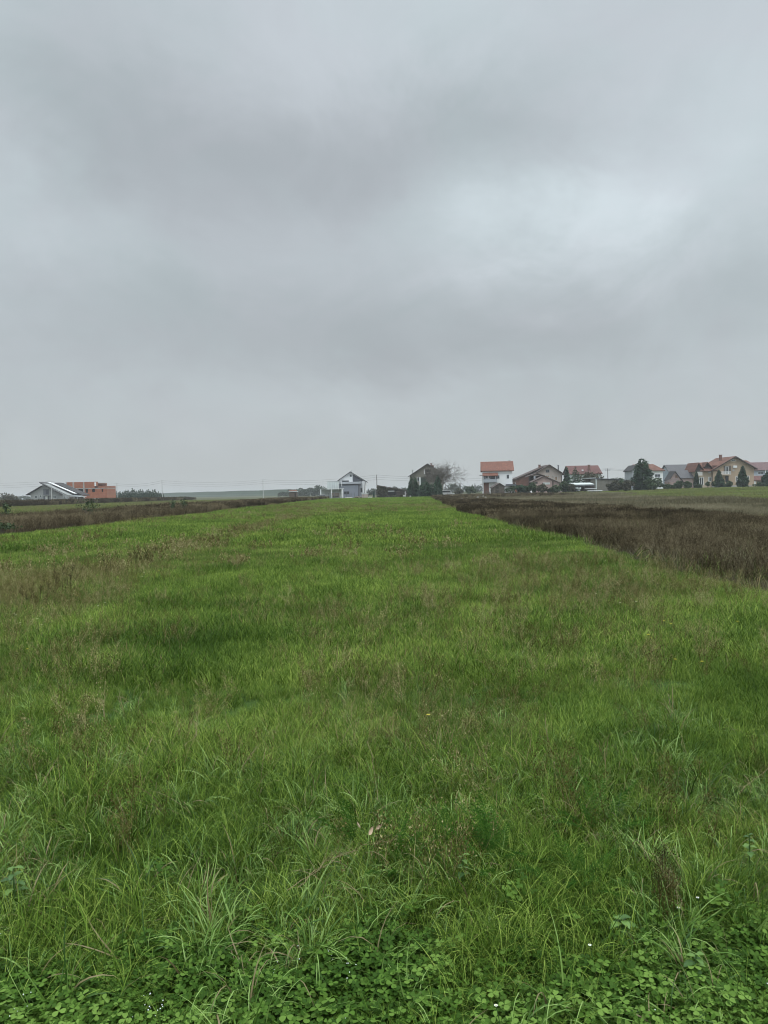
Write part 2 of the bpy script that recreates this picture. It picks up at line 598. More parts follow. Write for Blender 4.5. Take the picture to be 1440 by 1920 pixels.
gx = np.unique(np.concatenate([np.linspace(-8, 8, 81), np.linspace(-60, 60, 81), np.linspace(-250, 250, 61), np.linspace(-4000, 4000, 41)]))
gy = np.unique(np.concatenate([np.linspace(-20, 12, 81), np.linspace(12, 60, 61), np.linspace(60, 320, 61), np.linspace(320, 8000, 30), [-2000, -500, -100]]))
GX, GY = np.meshgrid(gx, gy)
GZ = ter(GX, GY) * np.where(GY > 400, 0.9, 1.0)
nxg, nyg = len(gx), len(gy)
V = np.stack([GX, GY, GZ], -1).reshape(-1, 3)
ii, jj = np.meshgrid(np.arange(nxg - 1), np.arange(nyg - 1))
b0 = (jj * nxg + ii).ravel()
Fg = np.stack([b0, b0 + 1, b0 + 1 + nxg, b0 + nxg], 1)

gm = bpy.data.materials.new('ground')
gm.use_nodes = True
t = gm.node_tree
g = NG(t)
p = t.nodes['Principled BSDF']
geo = g.node('ShaderNodeNewGeometry')
sp = g.node('ShaderNodeSeparateXYZ')
t.links.new(geo.outputs['Position'], sp.inputs[0])
edge = g.m('MULTIPLY', g.m('SUBTRACT', g.noise(geo.outputs['Position'], 0.25, 3), 0.5), 2.5)
edge_fine = g.m('MULTIPLY', g.m('SUBTRACT', g.noise(geo.outputs['Position'], 1.2, 3), 0.5), 0.8)
Xn = g.m('ADD', sp.outputs[0], g.m('ADD', edge, edge_fine))
Yn = g.m('ADD', sp.outputs[1], edge)


Xedge = g.m('SUBTRACT', Xn, g.m('MULTIPLY', g.m('MAXIMUM', g.m('SUBTRACT', sp.outputs[1], 55.0), 0.0), 0.049))


def stepn(v, e, wd=0.6):
    n = g.node('ShaderNodeMapRange', interpolation_type='SMOOTHSTEP')
    g.put(n.inputs[0], v)
    n.inputs[1].default_value = e - wd
    n.inputs[2].default_value = e + wd
    return n.outputs[0]


nA = g.noise(geo.outputs['Position'], 0.35, 6, 0.65)
nB = g.noise(geo.outputs['Position'], 2.5, 6, 0.7)
nC = g.noise(geo.outputs['Position'], 0.06, 5, 0.6)
mixn = g.m('ADD', g.m('MULTIPLY', nA, 0.5), g.m('MULTIPLY', nB, 0.5))
green = g.ramp(mixn, [(0.3, (0.022, 0.040, 0.014)), (0.5, (0.045, 0.080, 0.020)), (0.7, (0.080, 0.120, 0.030))])
brown = g.ramp(mixn, [(0.3, (0.020, 0.015, 0.012)), (0.7, (0.05, 0.036, 0.026))])
dry = g.ramp(mixn, [(0.3, (0.055, 0.050, 0.034)), (0.5, (0.10, 0.088, 0.062)), (0.7, (0.16, 0.145, 0.105))])
lgreen = g.ramp(mixn, [(0.3, (0.042, 0.056, 0.024)), (0.5, (0.065, 0.082, 0.034)), (0.7, (0.10, 0.115, 0.055))])
mixed = g.mix(g.ramp(nC, [(0.4, (0, 0, 0)), (0.6, (1, 1, 1))]), dry, lgreen)
col = lgreen
col = g.mix(stepn(Xn, -95, 6), mixed, mixed)
col = g.mix(stepn(Xn, -88, 3), col, brown)
col = g.mix(stepn(Xn, -78, 3), col, lgreen)
col = g.mix(stepn(Xn, -50, 12), col, mixed)
col = g.mix(stepn(Xn, -27, 1), col, brown)
col = g.mix(stepn(Xn, -15.4, 0.6), col, green)
col = g.mix(stepn(Xedge, 5.5, 0.4), col, brown)
col = g.mix(stepn(Xn, 16.2, 1.2), col, dry)
col = g.mix(stepn(g.m('ADD', Xn, g.m('MULTIPLY', g.m('SUBTRACT', nC, 0.5), 20)), 43, 3), col, lgreen)
farf = stepn(Yn, 215, 6)
col = g.mix(g.m('MULTIPLY', farf, g.m('SUBTRACT', 1.0, stepn(Xn, 50, 10))), col, mixed)
t.links.new(col, p.inputs['Base Color'])
p.inputs['Roughness'].default_value = 1.0
p.inputs['Specular IOR Level'].default_value = 0.05
bp = g.node('ShaderNodeBump')
bp.inputs['Strength'].default_value = 0.6
bp.inputs['Distance'].default_value = 0.1
t.links.new(nB, bp.inputs['Height'])
t.links.new(bp.outputs[0], p.inputs['Normal'])
gme = new_mesh('ground', V, Fg, [gm])
gme.polygons.foreach_set('use_smooth', np.ones(len(Fg), dtype=bool))
tag(obj('ground', gme), kind='structure')

# far embankment: a long low grassed dyke on the left
def embankment():
    P0, P1 = at(235, 932, 1250), at(660, 925, 700)
    a, b = Vector((P0.x, P0.y, 0)), Vector((P1.x, P1.y, 0))
    d = (b - a).normalized()
    nrm_ = Vector((-d.y, d.x, 0))
    if nrm_.y < 0:
        nrm_ = -nrm_
    n = 60
    V, F = [], []
    prof = [(-16, -0.3), (-9, 2.6), (-2.5, 6.6), (2.5, 6.9), (16, -0.3)]
    for i in range(n + 1):
        c = a + (b - a) * (i / n)
        k = min(1, i / 10.0) * (1 + 0.03 * math.sin(i * 0.7))
        for (u, h) in prof:
            q = c + nrm_ * u
            V.append((q.x, q.y, h * k if h > 0 else -0.3))
    m_ = len(prof)
    for i in range(n):
        for j in range(m_ - 1):
            F.append([i * m_ + j, (i + 1) * m_ + j, (i + 1) * m_ + j + 1, i * m_ + j + 1])
    o = obj('embankment', new_mesh('embankment', V, F, [M['levee']]))
    tag(o, kind='structure')


embankment()


# ------------------------------------------------------------------ vegetation meshes (numpy)
def blades(n, radius, h, hv, width, segs, bend, spread=0.5, rs=None, centre=0.0, upright=0.0):
    """n blades rising round the origin; returns V, F(quads), rnd"""
    r = rs or RNG
    ang = r.random(n) * 2 * np.pi
    rad = radius * np.sqrt(r.random(n))
    bx, by = rad * np.cos(ang), rad * np.sin(ang)
    hh = h * (1 - hv + 2 * hv * r.random(n))
    dir_ = ang * centre + (1 - centre) * r.random(n) * 2 * np.pi + r.normal(0, 0.5, n)
    lean = spread * (0.2 + 0.8 * r.random(n))
    bn = bend * (0.3 + 1.1 * r.random(n))
    face = dir_ + np.pi / 2 + r.normal(0, 0.5, n)
    wd = width * (0.6 + 0.8 * r.random(n))
    V = np.zeros((n, (segs + 1) * 2, 3))
    x, y, z = bx.copy(), by.copy(), np.full(n, -0.02)
    a = lean * 0.6
    for s in range(segs + 1):
        t_ = s / segs
        wv = wd * (1.0 - t_ ** 2.2) * 0.5 + wd * 0.03
        V[:, 2 * s, 0] = x - np.cos(face) * wv
        V[:, 2 * s, 1] = y - np.sin(face) * wv
        V[:, 2 * s, 2] = z
        V[:, 2 * s + 1, 0] = x + np.cos(face) * wv
        V[:, 2 * s + 1, 1] = y + np.sin(face) * wv
        V[:, 2 * s + 1, 2] = z
        L = hh / segs * 1.12
        x = x + np.sin(a) * np.cos(dir_) * L
        y = y + np.sin(a) * np.sin(dir_) * L
        z = z + np.cos(a) * L
        a = a + bn / segs * (0.5 + 1.5 * t_)
    nv = (segs + 1) * 2
    F = []
    base = np.arange(n) * nv
    for s in range(segs):
        F.append(np.stack([base + 2 * s, base + 2 * s + 1, base + 2 * s + 3, base + 2 * s + 2], 1))
    F = np.concatenate(F)
    rnd = np.repeat(r.random(n), nv)
    return V.reshape(-1, 3), F, rnd


def cards(P, D, size, aspect=1.0, r=None, jitter=1.0):
    """one leaf quad (diamond) per point. D: preferred long axis or None"""
    r = r or RNG
    n = len(P)
    if D is None:
        D = r.normal(size=(n, 3))
    D = D + r.normal(size=(n, 3)) * 0.35 * jitter
    D /= np.linalg.norm(D, axis=1, keepdims=True) + 1e-9
    U = np.cross(D, r.normal(size=(n, 3)))
    U /= np.linalg.norm(U, axis=1, keepdims=True) + 1e-9
    sz = (size * (0.6 + 0.8 * r.random(n)))[:, None]
    V = np.stack([P - D * sz, P + U * sz * aspect, P + D * sz, P - U * sz * aspect], 1)
    F = np.arange(n * 4).reshape(n, 4)
    return V.reshape(-1, 3), F, np.repeat(r.random(n), 4)


def join(parts):
    Vs, Fs, Rs = [], [], []
    o = 0
    for (V, F, r_) in parts:
        Vs.append(V)
        Fs.append(F + o)
        Rs.append(r_)
        o += len(V)
    return np.concatenate(Vs), np.concatenate(Fs), np.concatenate(Rs)


def stemquads(A, B, wa, wb, r=None):
    """thin crossed ribbons from A to B"""
    r = r or RNG
    n = len(A)
    D = B - A
    U = np.cross(D, r.normal(size=(n, 3)))
    U /= np.linalg.norm(U, axis=1, keepdims=True) + 1e-9
    W = np.cross(D, U)
    W /= np.linalg.norm(W, axis=1, keepdims=True) + 1e-9
    out = []
    rr = r.random(n)
    for X in (U, W):
        V = np.stack([A - X * wa, A + X * wa, B + X * wb, B - X * wb], 1).reshape(-1, 3)
        out.append((V, np.arange(n * 4).reshape(n, 4), np.repeat(rr, 4)))
    return join(out)


def weed_mesh(seed, h=0.8, nst=5, width=0.003, rad=0.12, leafy=1.0, spread=0.35, nb=9, leaf=0.012, seedn=5):
    """a clump of dead branching stems with seed heads"""
    r = np.random.default_rng(seed)
    A, B, WA, WB, LP, LD = [], [], [], [], [], []
    for s in range(nst):
        a = r.random() * 6.283
        q = rad * math.sqrt(r.random())
        p0 = np.array([q * math.cos(a), q * math.sin(a), -0.02])
        hh = h * (0.65 + 0.4 * r.random())
        la = r.random() * 6.283
        lean = spread * r.random()
        d = np.array([math.sin(lean) * math.cos(la), math.sin(lean) * math.sin(la), math.cos(lean)])
        segs = 4
        pts = [p0]
        for k in range(segs):
            d = d + r.normal(size=3) * 0.06
            d /= np.linalg.norm(d)
            pts.append(pts[-1] + d * hh / segs)
            A.append(pts[-2]); B.append(pts[-1])
            WA.append(width * (1 - k / segs * 0.6)); WB.append(width * (1 - (k + 1) / segs * 0.6))
        for b in range(nb):
            t_ = 0.3 + 0.7 * r.random()
            k = min(int(t_ * segs), segs - 1)
            f_ = t_ * segs - k
            q0 = pts[k] * (1 - f_) + pts[k + 1] * f_
            ba = r.random() * 6.283
            bl = hh * (0.12 + 0.22 * r.random()) * (1.15 - t_ * 0.6)
            bd = np.array([math.cos(ba) * 0.55, math.sin(ba) * 0.55, 0.85])
            q1 = q0 + bd * bl
            A.append(q0); B.append(q1); WA.append(width * 0.5); WB.append(width * 0.3)
            m_ = int(seedn * leafy) + 1
            for e in range(m_):
                u = 0.35 + 0.65 * r.random()
                LP.append(q0 * (1 - u) + q1 * u + r.normal(size=3) * 0.012)
                LD.append(bd + r.normal(size=3) * 0.4)
    A, B = np.array(A), np.array(B)
    WA, WB = np.array(WA)[:, None], np.array(WB)[:, None]
    parts = [stemquads(A, B, WA, WB, r)]
    if LP:
        parts.append(cards(np.array(LP), np.array(LD), leaf, 0.5, r))
    return join(parts)


def clover_mesh(seed, n=16, rad=0.10):
    r = np.random.default_rng(seed)
    Vs, Fs, Rs = [], [], []
    o = 0
    A, B = [], []
    for i in range(n):
        a = r.random() * 6.283
        q = rad * math.sqrt(r.random())
        top = np.array([q * math.cos(a), q * math.sin(a), 0.05 + 0.11 * r.random()])
        A.append(np.array([top[0] * 0.7 + r.normal() * .01, top[1] * 0.7, -0.01])); B.append(top)
        nz = np.array([r.normal() * 0.42, r.normal() * 0.42 - 0.12, 1.0])
        nz /= np.linalg.norm(nz)
        ux = np.cross(nz, [0.3, 1, 0.1]); ux /= np.linalg.norm(ux)
        uy = np.cross(nz, ux)
        ph = r.random() * 6.283
        L = 0.011 + 0.011 * r.random()
        rv = r.random()
        for k in range(3):
            th = ph + k * 2.094 + r.normal() * 0.08
            du = ux * math.cos(th) + uy * math.sin(th)
            dv = -ux * math.sin(th) + uy * math.cos(th)
            droop = r.random() * 0.35 - 0.05
            fold = 0.12 + 0.2 * r.random()
            # obcordate leaflet outline: two halves folded on the midrib
            mid = [(0.0, 0), (0.55, 0), (1.0, 0), (1.55, 0), (1.88, 0)]
            side = [(0.0, 0.0), (0.45, 0.45), (1.0, 0.82), (1.6, 0.86), (1.98, 0.45)]
            def P(u, v):
                return top + du * u * L + dv * v * L + nz * (abs(v) * fold * L - droop * u * u * 0.25 * L)
            b = o
            for (u, v) in mid:
                Vs.append(P(u, v))
            for (u, v) in side:
                Vs.append(P(u, v))
            for (u, v) in side:
                Vs.append(P(u, -v))
            for e in range(4):
                Fs.append([b + e, b + e + 1, b + 5 + e + 1, b + 5 + e])
                Fs.append([b + e + 1, b + e, b + 10 + e, b + 10 + e + 1])
            Rs += [min(1, max(0, rv + r.normal() * 0.08))] * 15
            o += 15
    clv = (np.array(Vs), np.array(Fs), np.array(Rs))
    st = stemquads(np.array(A), np.array(B), 0.0009, 0.0007, r)
    return join([clv, st])


def yarrow_mesh(seed, n=9):
    r = np.random.default_rng(seed)
    A, B, WA, WB = [], [], [], []
    for i in range(n):
        a = r.random() * 6.283
        lean = 0.15 + 0.75 * r.random()
        L = 0.13 + 0.10 * r.random()
        p = np.array([math.cos(a) * 0.02, math.sin(a) * 0.02, 0.0])
        segs = 20
        for s in range(segs):
            d = np.array([math.sin(lean) * math.cos(a), math.sin(lean) * math.sin(a), math.cos(lean)])
            q = p + d * L / segs
            A.append(p); B.append(q); WA.append(0.0011); WB.append(0.0009)
            lean += 0.035
            if s > 4:
                t_ = (s - 4) / (segs - 4)
                wl = 0.018 * math.sin(min(1, t_ * 1.6 + .25) * math.pi / 2) * (1.25 - t_) + .002
                sd = np.array([-math.sin(a), math.cos(a), 0])
                up = np.cross(sd, d)
                for sg in (-1, 1):
                    e = q + sd * sg * wl + d * wl * 0.45 + up * r.normal() * 0.004
                    A.append(q); B.append(e); WA.append(0.0009); WB.append(0.0018)
                    for kk in (0.45, 0.75):
                        m_ = q * (1 - kk) + e * kk
                        A.append(m_); B.append(m_ + d * wl * 0.35 + up * r.normal() * 0.003); WA.append(0.0008); WB.append(0.0006)
            p = q
    return stemquads(np.array(A), np.array(B), np.array(WA)[:, None], np.array(WB)[:, None], r)


def source_collection(name, meshes):
    """prototype meshes kept out of the scene; geometry nodes place them as ground cover"""
    c = bpy.data.collections.new(name)
    for i, me in enumerate(meshes):
        o = bpy.data.objects.new('%s_source_%02d' % (name, i), me)
        c.objects.link(o)
    return c


def scatter(name, coll, nvar, X, Y, scale, tint, dryv=None, tilt=0.0, zoff=0.0, Z=None, label=None):
    n = len(X)
    Zv = ter(X, Y) + zoff if Z is None else Z
    me = bpy.data.meshes.new(name)
    me.vertices.add(n)
    me.vertices.foreach_set('co', np.stack([X, Y, Zv], 1).astype(np.float32).ravel())
    rot = np.stack([RNG.normal(0, tilt, n), RNG.normal(0, tilt, n), RNG.random(n) * 6.283], 1).astype(np.float32)

    def fa(nm, typ, arr, key):
        a_ = me.attributes.new(nm, typ, 'POINT')
        a_.data.foreach_set(key, arr)
    fa('rot', 'FLOAT_VECTOR', rot.ravel(), 'vector')
    fa('scl', 'FLOAT', np.asarray(scale * np.ones(n), dtype=np.float32), 'value')
    fa('tint', 'FLOAT', np.asarray(tint * np.ones(n), dtype=np.float32), 'value')
    fa('dry', 'FLOAT', np.asarray((dryv if dryv is not None else 0.0) * np.ones(n), dtype=np.float32), 'value')
    fa('idx', 'INT', RNG.integers(0, nvar, n).astype(np.int32), 'value')
    me.update()
    o = obj(name, me)
    tag(o, kind='stuff')
    if label:
        o['label'] = label
    ng = bpy.data.node_groups.new(name + '_nodes', 'GeometryNodeTree')
    ng.interface.new_socket('Geometry', in_out='INPUT', socket_type='NodeSocketGeometry')
    ng.interface.new_socket('Geometry', in_out='OUTPUT', socket_type='NodeSocketGeometry')
    gi = ng.nodes.new('NodeGroupInput')
    go = ng.nodes.new('NodeGroupOutput')
    ci = ng.nodes.new('GeometryNodeCollectionInfo')
    ci.inputs['Collection'].default_value = coll
    ci.inputs['Separate Children'].default_value = True
    ci.inputs['Reset Children'].default_value = True
    iop = ng.nodes.new('GeometryNodeInstanceOnPoints')
    iop.inputs['Pick Instance'].default_value = True

    def na(nm, typ):
        q = ng.nodes.new('GeometryNodeInputNamedAttribute')
        q.data_type = typ
        q.inputs['Name'].default_value = nm
        return q.outputs['Attribute']
    L = ng.links.new
    m2p = ng.nodes.new('GeometryNodeMeshToPoints')
    L(gi.outputs[0], m2p.inputs['Mesh'])
    L(m2p.outputs['Points'], iop.inputs['Points'])
    L(ci.outputs[0], iop.inputs['Instance'])
    L(na('idx', 'INT'), iop.inputs['Instance Index'])
    L(na('rot', 'FLOAT_VECTOR'), iop.inputs['Rotation'])
    L(na('scl', 'FLOAT'), iop.inputs['Scale'])
    L(iop.outputs[0], go.inputs[0])
    md = o.modifiers.new('placing', 'NODES')
    md.node_group = ng
    return o


def vm_(tup, name, m):
    return new_mesh(name, tup[0], tup[1], [m], rnd=tup[2])


fine_v = [vm_(blades(64, 0.10, 0.16, 0.55, 0.0034, 5, 2.0, 0.95), 'fine_grass_tuft', M['grass']) for _ in range(8)]
coarse_v = [vm_(blades(30, 0.08, 0.25, 0.4, 0.0066, 7, 2.5, 0.9, centre=0.6), 'coarse_grass_tuft', M['coarse']) for _ in range(6)]
mid_v = [vm_(blades(80, 0.20, 0.12, 0.5, 0.0050, 4, 1.8, 1.0), 'mid_grass_tuft', M['grass']) for _ in range(6)]
far_v = [vm_(blades(70, 0.42, 0.15, 0.5, 0.012, 3, 1.7, 0.95), 'distant_grass_tuft', M['grass']) for _ in range(5)]
clover_v = [vm_(clover_mesh(50 + i), 'clover_patch', M['clover']) for i in range(7)]
yarrow_v = [vm_(yarrow_mesh(70 + i), 'yarrow_plant', M['yarrow']) for i in range(4)]
seed_v = [vm_(weed_mesh(90 + i, h=0.36, nst=5, width=0.0011, rad=0.12, spread=0.5, nb=12, leaf=0.0042, seedn=7), 'seed_stem_tuft', M['seed']) for i in range(6)]
seedfar_v = [vm_(weed_mesh(120 + i, h=0.36, nst=16, width=0.003, rad=0.35, spread=0.5, nb=6, leaf=0.013, seedn=4), 'distant_seed_tuft', M['seed']) for i in range(4)]
weed_v = [vm_(weed_mesh(150 + i, h=0.86, nst=7, width=0.0030, rad=0.26, spread=0.42, nb=11, leaf=0.011, seedn=6), 'dead_weed_clump', M['weed']) for i in range(7)]
weedfar_v = [vm_(weed_mesh(180 + i, h=0.86, nst=16, width=0.008, rad=0.6, spread=0.25, nb=9, leaf=0.035, seedn=5), 'distant_weed_clump', M['weed']) for i in range(5)]
straw_v = [vm_(join([blades(45, 0.2, 0.22, 0.5, 0.0055, 3, 1.4, 0.8)]), 'straw_tuft', M['straw']) for i in range(5)]
strawfar_v = [vm_(blades(50, 0.6, 0.24, 0.5, 0.022, 2, 1.2, 0.7), 'distant_straw_tuft', M['straw']) for i in range(4)]

C_fine = source_collection('fine_tufts', fine_v)
C_coarse = source_collection('coarse_tufts', coarse_v)
C_mid = source_collection('mid_tufts', mid_v)
C_far = source_collection('far_tufts', far_v)
C_clover = source_collection('clover_tufts', clover_v)
C_yarrow = source_collection('yarrow_tufts', yarrow_v)
C_seed = source_collection('seed_tufts', seed_v)
C_seedfar = source_collection('seed_far_tufts', seedfar_v)
C_weed = source_collection('weed_tufts', weed_v)
C_weedfar = source_collection('weed_far_tufts', weedfar_v)
C_straw = source_collection('straw_tufts', straw_v)
C_strawfar = source_collection('straw_far_tufts', strawfar_v)


def pts(x0, x1, y0, y1, dens, cone=0.56, marg=3.0):
    """random ground points inside the box and inside the widened view wedge"""
    n = int((x1 - x0) * (y1 - y0) * dens)
    X = x0 + (x1 - x0) * RNG.random(n)
    Y = y0 + (y1 - y0) * RNG.random(n)
    k = np.abs(X) < Y * cone + marg
    return X[k], Y[k]


LE, RE = -15.2, 5.4            # edges of the meadow


def edge_r(Y):
    return RE + 0.049 * np.maximum(0, Y - 55) + 0.10 * np.sin(Y * 0.35) + 0.5 * (vnoise(Y * 0, Y, 1.5, 3) - 0.5)


def edge_l(Y):
    return LE + 1.2 * (vnoise(Y * 0, Y, 6, 4) - 0.5) - 0.5


def meadow_mask(X, Y):
    return (X < edge_r(Y)) & (X > edge_l(Y)) & (Y < 207)


def clover_m(X, Y):
    """amount of clover: a mat along the near edge"""
    e = 2.38 + 0.30 * (vnoise(X, Y * 0, 0.5, 11) - 0.5) + 0.07 * np.cos(X * 2.2 + 0.4) - 0.10 * np.exp(-((X - 0.3) / 0.25) ** 2) + 0.12 * sst(X, 0.6, 1.2)
    return 1 - sst(Y + 0.25 * (vnoise(X, Y, 0.15, 12) - 0.5), e - 0.20, e + 0.30)


def brown_m(X, Y):
    """where seed stems and old growth colour the meadow"""
    b = 0.09 + 0.6 * (vnoise(X, Y, 3.5, 21) - 0.45) + 0.4 * (vnoise(X, Y, 1.1, 22) - 0.5)
    b = b + 0.9 * np.exp(-((X + 6.0) / 0.9) ** 2) * sst(Y, 8, 11) * (1 - sst(Y, 45, 60))
    b = b + 0.30 * np.exp(-((Y - 72) / 12) ** 2) * sst(X, -14, -3)
    b = b + 0.3 * np.exp(-((X + 9.0) / 4) ** 2) * sst(Y, 40, 60) * (1 - sst(Y, 100, 140))
    b = b + 0.22 * np.exp(-((X - 2.5) / 1.6) ** 2 - ((Y - 15) / 6) ** 2)
    b = b + 0.45 * np.exp(-((X - 0.1) / 0.7) ** 2 - ((Y - 5.2) / 1.2) ** 2)
    b = b + 0.35 * np.exp(-((X - 1.7) / 0.5) ** 2 - ((Y - 3.5) / 0.5) ** 2)
    b = b - 0.5 * np.exp(-((X - 0.5) / 5) ** 2 - ((Y - 42) / 11) ** 2)
    b = b - 0.5 * sst(Y, 105, 150)
    return np.clip(b, 0, 1)


def tint_m(X, Y):
    """0 dark cool, 1 bright yellow-green"""
    t_ = 0.52 + 0.25 * (vnoise(X, Y, 2.2, 31) - 0.5) + 0.35 * (vnoise(X, Y, 0.6, 32) - 0.5)
    t_ = t_ + 0.06 * sst(Y, 20, 40)
    t_ = t_ - 0.08 * (1 - sst(Y, 3.0, 7))
    t_ = t_ - 0.22 * np.exp(-((X + 2.0) / 1.2) ** 2 - ((Y - 8) / 1.3) ** 2)
    return np.clip(t_, 0, 1)


def meadow():
    # near, fine blades
    X, Y = pts(-7.2, 6, 0.6, 7.5, 230, 0.56, 3.0)
    k = (RNG.random(len(X)) > clover_m(X, Y) * 0.72) & (RNG.random(len(X)) < 0.30 + 1.1 * vnoise(X, Y, 0.16, 45))
    X, Y = X[k], Y[k]
    s = (0.55 + 0.45 * vnoise(X, Y, 0.5, 41) + 0.40 * vnoise(X, Y, 0.17, 46)) * 0.9 * (1 - 0.33 * sst(Y, 3.6, 6)) * (0.8 + 0.4 * RNG.random(len(X))) * (1 - 0.32 * clover_m(X, Y))
    scatter('meadow_grass', C_fine, 8, X, Y, s, tint_m(X, Y), brown_m(X, Y) * 0.25, 0.14)
    # coarse arching clumps
    X, Y = pts(-12, 9, 1.0, 16, 100, 0.56, 3.0)
    pr = 0.12 + 0.88 * sst(vnoise(X, Y, 0.35, 51), 0.42, 0.62)
    pr = pr + 1.0 * np.exp(-((X + 1.85) / 0.35) ** 2 - ((Y - 3.25) / 0.3) ** 2)
    pr = pr * (1 - 0.90 * sst(Y, 3.6, 5.5))
    k = (RNG.random(len(X)) < pr) & (RNG.random(len(X)) > clover_m(X, Y) * 0.7) & meadow_mask(X, Y)
    X, Y = X[k], Y[k]
    s = (0.45 + 0.38 * RNG.random(len(X))) * (1 - 0.25 * sst(Y, 3.6, 6))
    scatter('coarse_meadow_grass', C_coarse, 6, X, Y, s, np.clip(tint_m(X, Y) + 0.1 + RNG.normal(0, 0.22, len(X)), 0, 1), 0.07 + brown_m(X, Y) * 0.15, 0.25)
    # mid
    X, Y = pts(-15.5, 12, 6.2, 24, 120)
    k = meadow_mask(X, Y)
    X, Y = X[k], Y[k]
    scatter('middle_meadow_grass', C_mid, 6, X, Y, 0.75 + 0.5 * vnoise(X, Y, 0.8, 42), tint_m(X, Y), brown_m(X, Y) * 0.30, 0.12)
    # far
    X, Y = pts(-19, 8, 22, 70, 30)
    k = meadow_mask(X, Y)
    X, Y = X[k], Y[k]
    scatter('farther_meadow_grass', C_far, 5, X, Y, 0.8 + 0.5 * vnoise(X, Y, 1.2, 43), tint_m(X, Y), brown_m(X, Y) * 0.28, 0.1)
    X, Y = pts(-19, 14, 66, 208, 8)
    k = meadow_mask(X, Y)
    X, Y = X[k], Y[k]
    scatter('farthest_meadow_grass', C_far, 5, X, Y, 1.2 + 0.5 * vnoise(X, Y, 3, 44), tint_m(X, Y), brown_m(X, Y) * 0.28, 0.1)
    # seed stems
    X, Y = pts(-12, 9, 2.4, 16, 34, 0.56, 3.0)
    k = (RNG.random(len(X)) < 0.05 + 0.75 * brown_m(X, Y)) & meadow_mask(X, Y) & (RNG.random(len(X)) > clover_m(X, Y) * 0.95)
    X, Y = X[k], Y[k]
    scatter('seeding_stems', C_seed, 6, X, Y, 0.65 + 0.6 * RNG.random(len(X)), 0.2 + 0.6 * RNG.random(len(X)), None, 0.25)
    X, Y = pts(-19, 8, 15, 110, 1.4)
    k = (RNG.random(len(X)) < 0.0 + 1.0 * brown_m(X, Y)) & meadow_mask(X, Y)
    X, Y = X[k], Y[k]
    scatter('distant_seeding_stems', C_seedfar, 4, X, Y, 0.8 + 0.5 * RNG.random(len(X)), 0.25 + 0.5 * RNG.random(len(X)), None, 0.15)
    # clover mat
    X, Y = pts(-4.5, 4.5, 0.4, 3.0, 1250, 0.56, 3.0)
    cm = clover_m(X, Y)
    k = RNG.random(len(X)) < cm
    X, Y = X[k], Y[k]
    scatter('clover', C_clover, 7, X, Y, 0.27 + 0.27 * RNG.random(len(X)), np.clip(0.5 + 0.8 * (vnoise(X, Y, 0.25, 61) - 0.5), 0, 1), None, 0.10)
    # clover sprinkled farther in
    X, Y = pts(-4.5, 4.5, 2.5, 3.3, 9, 0.56, 3.0)
    k = vnoise(X, Y, 0.45, 62) > 0.55
    X, Y = X[k], Y[k]
    scatter('sprinkled_clover', C_clover, 7, X, Y, 0.35 + 0.3 * RNG.random(len(X)), 0.4, None, 0.1, zoff=0.05)
    # feathery yarrow leaves
    X, Y = pts(-3.0, 3.0, 2.6, 4.6, 20, 0.56, 0.5)
    pr = 1.6 * np.exp(-((X - 0.12) / 0.42) ** 2 - ((Y - 3.05) / 0.28) ** 2) + 0.03 * (vnoise(X, Y, 0.4, 63) > 0.6)
    k = RNG.random(len(X)) < pr
    X, Y = X[k], Y[k]
    scatter('yarrow_leaves', C_yarrow, 4, X, Y, 1.0 + 0.5 * RNG.random(len(X)), 0.4, None, 0.2, zoff=0.02)
    # dew on the clover
    dm = MB()
    dm.lump((0, 0, 0), 0.0016, 3)
    me = bpy.data.meshes.new('dew_drop')
    me.from_pydata(dm.v, [], dm.f)
    me.materials.append(M['drop'])
    for p_ in me.polygons:
        p_.use_smooth = True
    Cd = source_collection('dew_drops', [me])
    X, Y = pts(-3.5, 3.5, 1.4, 3.2, 900, 0.56, 1.5)
    k = (RNG.random(len(X)) < clover_m(X, Y) * (vnoise(X, Y, 0.12, 64) > 0.80))
    X, Y = X[k], Y[k]
    scatter('dew', Cd, 1, X, Y, 0.6 + 0.9 * RNG.random(len(X)), 0.5, None, 0.2, Z=ter(X, Y) + 0.06 + 0.025 * RNG.random(len(X)))


meadow()


